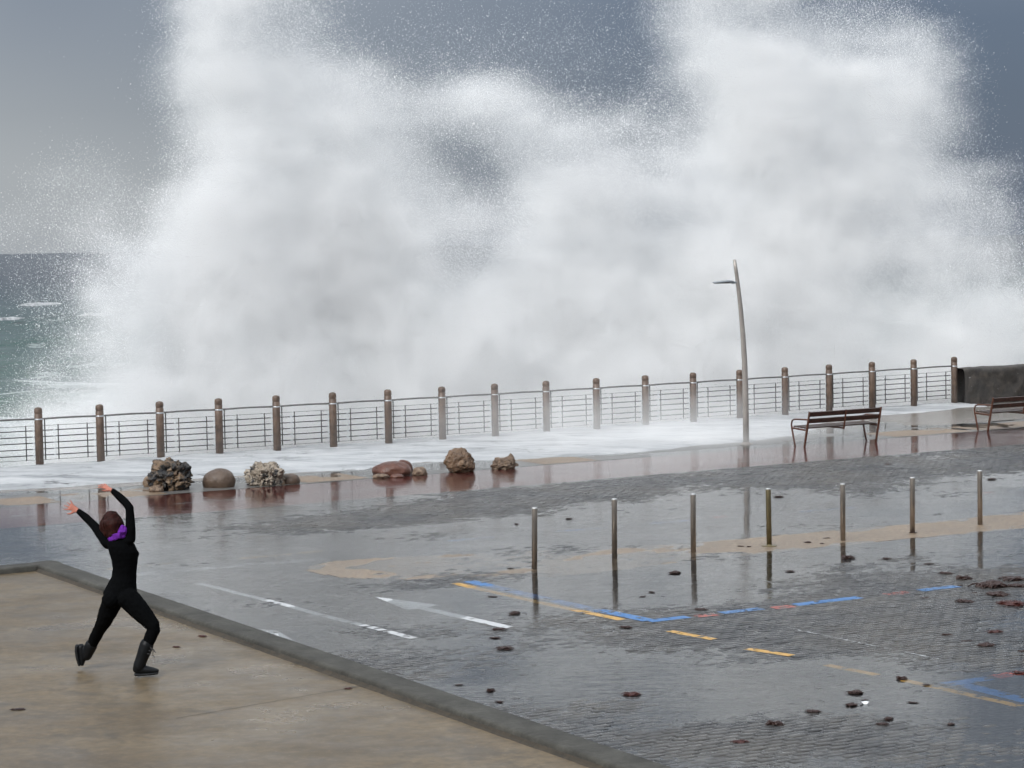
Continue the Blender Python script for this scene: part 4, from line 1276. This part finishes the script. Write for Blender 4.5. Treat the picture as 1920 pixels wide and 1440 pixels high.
# boots
def boot(pts, radii, sole_pts, sole_r, foot_pts, foot_r, up):
    bm = bmesh.new()
    loft(bm, pts, radii, 16)
    loft(bm, foot_pts, foot_r, 14, up=up)
    b = remeshed('boot', bm, M['boot'], 0.006, 3)
    bm = bmesh.new()
    loft(bm, sole_pts, sole_r, 14, up=up)
    remeshed('sole', bm, M['sole'], 0.006, 1, b)
    return b
A = J(688, 1250, -0.07)
b_front = boot([J(728, 1138, -0.08), J(712, 1180, -0.078), J(694, 1225, -0.072), J(676, 1270, -0.066)], [0.066, 0.063, 0.057, 0.056],
     [J(654, 1322, -0.06), J(690, 1324, -0.062), J(740, 1322, -0.068), J(786, 1319, -0.074)], [(0.016, 0.040), (0.015, 0.038), (0.016, 0.046), (0.015, 0.036)],
     [J(664, 1288, -0.062), J(692, 1292, -0.064), J(730, 1298, -0.068), J(768, 1303, -0.072), J(786, 1305, -0.074)], [(0.044, 0.042), (0.046, 0.042), (0.036, 0.045), (0.027, 0.042), (0.020, 0.034)], (0, 0, 1))
bm = bmesh.new()
for k in range(3):
    loft(bm, [J(742 - k * 8, 1150 + k * 20, -0.115), J(751 - k * 8, 1158 + k * 20, -0.145), J(764 - k * 6, 1172 + k * 14, -0.14)], [0.0035] * 3, 6)
loft(bm, [J(752, 1165, -0.135), J(766, 1178, -0.14), J(763, 1205, -0.14), J(772, 1222, -0.14)], [0.004] * 4, 6)
loft(bm, [J(752, 1165, -0.135), J(770, 1172, -0.14), J(779, 1190, -0.14)], [0.004] * 3, 6)
link('lace', bm_mesh('lace', bm, True), M['lace'], b_front)
# rear boot: heel lifted, sole showing to the left
toe = J(322, 1240, 0.50)
b_rear = boot([J(378, 1118, 0.455), J(362, 1150, 0.48), J(346, 1182, 0.50)], [0.060, 0.056, 0.052],
     [J(287, 1122, 0.50), J(282, 1150, 0.50), J(287, 1195, 0.505), J(298, 1240, 0.51)], [(0.040, 0.020), (0.038, 0.018), (0.044, 0.018), (0.034, 0.016)],
     [J(312, 1130, 0.50), J(318, 1160, 0.50), J(318, 1200, 0.505), J(315, 1236, 0.51)], [(0.042, 0.036), (0.044, 0.040), (0.044, 0.036), (0.034, 0.022)], (0, 1, 0))

# ================================================================== BREAKING WAVE
# Opacity of the spray curtain as surveyed (columns every 120 px, rows every 60 px), carried onto an upright
# curtain beyond the railing, then given depth, turbulence and droplets.
ROWS = [
 (-300, '0 0 0 0 0 0 0 0 0 0 0 0 0 0 0 0 0'),
 (-180, '0 0 0 0 3 2 0 0 0 0 0 0 3 2 0 0 0'),
 (-60,  '0 0 0 1 6 3 1 0 0 0 0 0 6 4 0 0 0'),
 (0,    '0 0 0 2 7 4 2 0 0 0 0 1 7 5 1 2 1'),
 (60,   '0 0 0 1 8 6 3 1 0 0 0 0 7 6 4 6 4'),
 (120,  '0 0 0 2 8 8 5 1 2 1 0 1 8 8 8 7 6'),
 (180,  '0 0 0 3 8 8 6 3 7 4 1 1 8 9 8 5 6'),
 (240,  '0 0 0 3 8 7 6 5 5 7 3 2 8 9 8 4 5'),
 (300,  '0 0 1 4 7 7 7 5 3 6 5 5 8 8 7 4 3'),
 (360,  '0 1 2 6 8 8 7 6 3 7 6 6 8 8 7 6 3'),
 (420,  '1 1 3 8 9 9 8 7 5 8 6 7 8 8 7 6 5'),
 (480,  '0 1 5 9 9 9 8 5 6 8 8 8 8 7 6 6 5'),
 (540,  '0 1 6 9 9 9 9 7 8 9 8 7 8 7 6 6 6'),
 (600,  '0 1 7 9 9 9 9 8 9 9 9 7 8 7 6 7 7'),
 (660,  '0 2 7 9 9 9 9 9 9 9 9 8 8 7 7 8 8'),
 (720,  '0 4 9 9 9 9 9 9 9 9 9 9 9 8 8 8 8'),
 (780,  '2 7 9 9 9 9 9 9 9 9 9 9 9 9 9 8 8'),
 (900,  '4 9 9 9 9 9 9 9 9 9 9 9 9 9 9 9 9')]
RIGHT = {-300: 0, -180: 0, -60: 0, 0: 0, 60: 0, 120: 1, 180: 1, 240: 1, 300: 2, 360: 4, 420: 4, 480: 5, 540: 6, 600: 7, 660: 8, 720: 8, 780: 8, 900: 9}
xs_px = np.array([-360, -180] + list(range(0, 2040, 120)) + [2160, 2400], float)
ys_px = np.array([r[0] for r in ROWS], float)
tab = []
for y, r in ROWS:
    v = [int(c) for c in r.split()]
    v = v[:16] + [RIGHT[y]] if len(v) == 17 else v
    tab.append([0, 0] + v + [v[-1] * .7, 0])
tab = np.array(tab, float) / 9.0
CURT = 4.0                                       # metres beyond the railing
VOX = 0.14
U0, U1, V0, V1, Z0, Z1 = -6.0, 34.0, -7.0, 9.6, -4.4, 14.2
nu, nvv, nz = int((U1 - U0) / VOX), int((V1 - V0) / VOX), int((Z1 - Z0) / VOX)
uu = U0 + (np.arange(nu) + 0.5) * VOX; vvv = V0 + (np.arange(nvv) + 0.5) * VOX; zz = Z0 + (np.arange(nz) + 0.5) * VOX
# where the curtain's metres fall in the survey table
UG, ZG = np.meshgrid(uu, zz, indexing='ij')
wu = UG + 0.9 * (fbm2(UG * 0.55, ZG * 0.55, 4, 101) - 0.5) * 2; wz = ZG + 0.9 * (fbm2(UG * 0.55, ZG * 0.55, 4, 111) - 0.5) * 2
gx, gy = WA(wu, CURT)
cxp, cyp, _d = project(gx, gy, wz)
def bil(X, Y):
    i = np.clip(np.searchsorted(xs_px, X) - 1, 0, len(xs_px) - 2); j = np.clip(np.searchsorted(ys_px, Y) - 1, 0, len(ys_px) - 2)
    fx = np.clip((X - xs_px[i]) / (xs_px[i + 1] - xs_px[i]), 0, 1); fy = np.clip((Y - ys_px[j]) / (ys_px[j + 1] - ys_px[j]), 0, 1)
    fx = fx * fx * (3 - 2 * fx); fy = fy * fy * (3 - 2 * fy)
    return (tab[j, i] * (1 - fx) + tab[j, i + 1] * fx) * (1 - fy) + (tab[j + 1, i] * (1 - fx) + tab[j + 1, i + 1] * fx) * fy
op = bil(cxp, cyp)
def feat(cx, cy, rx, ry, k, pw=2):
    return k * np.exp(-(np.abs((cxp - cx) / rx) ** pw + np.abs((cyp - cy) / ry) ** pw))
op = op + feat(945, 185, 95, 45, .16) - feat(915, 285, 72, 46, .46, 3) - feat(880, 500, 100, 75, .18) - feat(1150, 480, 90, 60, .10) - feat(1790, 520, 150, 110, .20) - feat(1640, 235, 60, 95, .20) + feat(1780, 180, 60, 110, .25) + feat(1560, 120, 130, 45, .2)
op = op - feat(1945, 60, 110, 170, .85) - feat(1835, 290, 50, 60, .35) + feat(420, 60, 40, 200, .25) - feat(315, 140, 58, 210, .7) - feat(1100, 60, 170, 80, .4) - feat(810, 35, 110, 75, .45) - feat(1490, 30, 60, 40, .35) + feat(1310, 215, 60, 60, .25) - feat(1235, 290, 40, 40, .2)
op = op * (0.84 + 0.16 * sstep(250, 560, cyp))
veil = 0.055 * np.exp(-((cxp - 1000) / 420) ** 2 - ((cyp - 120) / 130) ** 2)
op = np.maximum(op, veil)
rag = 0.75 * (fbm2(UG * 1.1, ZG * 1.1, 5, 121, 0.62) - 0.5) + 0.55 * (fbm2(UG * 3.2 + ZG * 0.5, ZG * 0.8, 4, 125, 0.6) - 0.5)
op = np.clip(op + rag * 0.9 * np.clip(op * (1.15 - op) * 4, 0, 1) * (0.25 + 0.75 * sstep(0.05, 0.4, op)), 0, 0.985)
op = op * (1 - sstep(31.5, 34, UG)) * sstep(-6, -4.2, UG)
thick = 0.9 + 0.9 * fbm2(UG * 0.25, ZG * 0.25, 3, 131) + 1.0 * sstep(4, -2, ZG)
v0 = CURT + 0.7 * (fbm2(UG * 0.5, ZG * 0.5, 4, 141) - 0.5) * 2 + 0.30 * (ZG - 3.5).clip(-7, 11)
prof = np.exp(-((vvv[None, :, None] - v0[:, None, :]) / thick[:, None, :]) ** 2)
prof = prof / (prof.sum(1, keepdims=True) * VOX)
# 3-D turbulence on the voxel lattice
def lat3(cell, seed):
    rng = np.random.default_rng(seed)
    sh = [int(n / cell) + 3 for n in (nu, nvv, nz)]
    L = rng.random(sh)
    for ax, n in enumerate((nu, nvv, nz)):
        q = np.arange(n) / cell; i = q.astype(int); f = q - i; f = f * f * (3 - 2 * f)
        a = np.take(L, i, axis=ax); b = np.take(L, i + 1, axis=ax)
        s = [1, 1, 1]; s[ax] = n
        L = a + (b - a) * f.reshape(s)
    return L
tur = (0.35 * lat3(11, 1) + 0.6 * lat3(5, 2) + 0.7 * lat3(2.6, 3) + 0.6 * lat3(1.4, 4)) / 2.25
tur = np.clip((tur - 0.30) / 0.4, 0.0, 1.25).astype(np.float32)
tau_mist = -np.log(1 - sstep(-0.04, 1.0, op) * (op > 0.01) * 0.985)
tau_pts = -np.log(1 - np.clip(op, 0, 0.97)) ** 1.0
DEN = (1.15 * tau_mist[:, None, :] * prof * (0.40 + 1.0 * tur)).astype(np.float32)
# spray drifting low over the promenade in front of the railing
u3 = uu[:, None, None]; v3 = vvv[None, :, None]; z3 = zz[None, None, :]
VLOW = None
DEN[:, :, :] *= (1 - 0.0 * z3)
below = (vvv < 0.6)[None, :, None] & (zz < 0.0)[None, None, :]
DEN = np.where(below, 0, DEN)
DEN = np.where((vvv < 0.7)[None, :, None], DEN * 0.12, DEN).astype(np.float32)
drift = [(11.2, -1.2, 0.6, 2.2, 1.3, 0.6, .13), (14.0, -1.4, 0.5, 2.2, 1.0, 0.5, .20), (17.5, -1.2, 0.4, 2.0, 1.0, 0.4, .18), (12.5, -4.2, 0.15, 3.2, 1.6, 0.32, .30), (15.5, -5.2, 0.1, 2.2, 1.2, 0.28, .35), (6.0, 0.4, 0.3, 6.0, 0.8, 0.35, .08)]
for a, b, c, ra, rb, rc, k in drift:
    DEN += (k * np.exp(-((u3 - a) / ra) ** 2 - ((v3 - b) / rb) ** 2 - ((z3 - c) / rc) ** 2) * (0.3 + 1.2 * tur) * (z3 > 0.02)).astype(np.float32)

DEN *= (1 - 0.5 * sstep(26.3, 27.2, u3) * sstep(1.6, 1.1, z3) * sstep(1.2, 0.6, v3)).astype(np.float32)
DEN = np.where(DEN < 0.006, 0, DEN).astype(np.float32)
# --- droplets
NPTS = 1900000
edge = np.clip(op, 0, 1) ** 1.3 * (0.08 + np.clip(0.98 - op, 0, 1))      # loose droplets show where the curtain thins out
pd = edge[:, None, :] * prof * (0.25 + tur)
pd = np.where(below, 0, pd); pd = np.where((vvv < 0.5)[None, :, None], pd * 0.05, pd)
pd *= (zz > -1.5)[None, None, :]
cdf = np.cumsum(pd.ravel()); cdf /= cdf[-1]
idx = np.searchsorted(cdf, RNG.random(NPTS))
iu, iv, iz = np.unravel_index(idx, pd.shape)
P3 = np.stack([uu[iu], vvv[iv], zz[iz]], -1) + (RNG.random((NPTS, 3)) - 0.5) * VOX + RNG.normal(0, 0.09, (NPTS, 3))
far = RNG.random(NPTS) < 0.03
P3[far] += RNG.normal(0, 0.45, (far.sum(), 3))
ok = ~((P3[:, 1] < 0.6) & (P3[:, 2] < 0.05))
P3 = P3[ok]
rr = (0.0029 * np.exp(RNG.normal(0, 0.55, len(P3)))).astype(np.float32)
rr = np.clip(rr, 0.0012, 0.012)
del pd, cdf
def points_group(mat):
    g = bpy.data.node_groups.new('droplets', 'GeometryNodeTree')
    g.interface.new_socket('Geometry', in_out='INPUT', socket_type='NodeSocketGeometry')
    g.interface.new_socket('Geometry', in_out='OUTPUT', socket_type='NodeSocketGeometry')
    i = g.nodes.new('NodeGroupInput'); o = g.nodes.new('NodeGroupOutput')
    mp = g.nodes.new('GeometryNodeMeshToPoints')
    at_ = g.nodes.new('GeometryNodeInputNamedAttribute'); at_.data_type = 'FLOAT'; at_.inputs['Name'].default_value = 'rad'
    sm = g.nodes.new('GeometryNodeSetMaterial'); sm.inputs['Material'].default_value = mat
    g.links.new(i.outputs[0], mp.inputs['Mesh']); g.links.new(at_.outputs[0], mp.inputs['Radius'])
    g.links.new(mp.outputs[0], sm.inputs['Geometry']); g.links.new(sm.outputs[0], o.inputs[0])
    return g
me = bpy.data.meshes.new('wave_spray')
me.vertices.add(len(P3)); me.vertices.foreach_set('co', P3.astype(np.float32).ravel())
a_ = me.attributes.new('rad', 'FLOAT', 'POINT'); a_.data.foreach_set('value', rr)
me.materials.append(M['drop'])
spray = link('wave_spray', me, None, None, (ORG[0], ORG[1], 0), (0, 0, ANG))
spray.modifiers.new('droplets', 'NODES').node_group = points_group(M['drop'])
tag(spray, 'huge white curtain of breaking wave spray towering behind the railing', 'wave spray', kind='stuff')
# --- mist between the droplets, as a voxel volume
def volume_group(mat):
    g = bpy.data.node_groups.new('mist', 'GeometryNodeTree')
    g.interface.new_socket('Geometry', in_out='INPUT', socket_type='NodeSocketGeometry')
    g.interface.new_socket('Geometry', in_out='OUTPUT', socket_type='NodeSocketGeometry')
    N = g.nodes.new; Lk = g.links.new
    i = N('NodeGroupInput'); o = N('NodeGroupOutput')
    pos = N('GeometryNodeInputPosition'); sep = N('ShaderNodeSeparateXYZ'); Lk(pos.outputs[0], sep.inputs[0])
    def m(op, a, b):
        n = N('ShaderNodeMath'); n.operation = op
        for k, v in enumerate((a, b)):
            if v is None: continue
            if isinstance(v, bpy.types.NodeSocket): Lk(v, n.inputs[k])
            else: n.inputs[k].default_value = v
        return n.outputs[0]
    def ix(s, lo, n):
        q = m('FLOOR', m('DIVIDE', m('SUBTRACT', s, lo), VOX), None)
        return m('MAXIMUM', m('MINIMUM', q, n - 1.0), 0.0)
    a, b, c = ix(sep.outputs[0], U0, nu), ix(sep.outputs[1], V0, nvv), ix(sep.outputs[2], Z0, nz)
    # integer arithmetic keeps large indices exact
    def im(op, x, y):
        n = N('FunctionNodeIntegerMath'); n.operation = op
        for k, v in enumerate((x, y)):
            if isinstance(v, bpy.types.NodeSocket): Lk(v, n.inputs[k])
            else: n.inputs[k].default_value = v
        return n.outputs[0]
    def toi(s):
        n = N('FunctionNodeFloatToInt'); n.rounding_mode = 'ROUND'; Lk(s, n.inputs[0]); return n.outputs[0]
    lin = im('ADD', im('MULTIPLY', im('ADD', im('MULTIPLY', toi(a), nvv), toi(b)), nz), toi(c))
    at_ = N('GeometryNodeInputNamedAttribute'); at_.data_type = 'FLOAT'; at_.inputs['Name'].default_value = 'den'
    si = N('GeometryNodeSampleIndex'); si.data_type = 'FLOAT'; si.domain = 'POINT'
    Lk(i.outputs[0], si.inputs['Geometry']); Lk(at_.outputs[0], si.inputs['Value']); Lk(lin, si.inputs['Index'])
    vc = N('GeometryNodeVolumeCube')
    Lk(si.outputs[0], vc.inputs['Density'])
    h = VOX / 2
    vc.inputs['Min'].default_value = (U0 + h, V0 + h, Z0 + h)
    vc.inputs['Max'].default_value = (U0 + nu * VOX - h, V0 + nvv * VOX - h, Z0 + nz * VOX - h)
    vc.inputs['Resolution X'].default_value = nu; vc.inputs['Resolution Y'].default_value = nvv; vc.inputs['Resolution Z'].default_value = nz
    sm = N('GeometryNodeSetMaterial'); sm.inputs['Material'].default_value = mat
    Lk(vc.outputs[0], sm.inputs['Geometry']); Lk(sm.outputs[0], o.inputs[0])
    return g
vm = bpy.data.meshes.new('mist')
vm.vertices.add(nu * nvv * nz)
a_ = vm.attributes.new('den', 'FLOAT', 'POINT'); a_.data.foreach_set('value', DEN.ravel())
vm.materials.append(M['mist'])
mist = link('mist', vm, None, spray)
tag(mist, kind='stuff')
mist.modifiers.new('mist', 'NODES').node_group = volume_group(M['mist'])
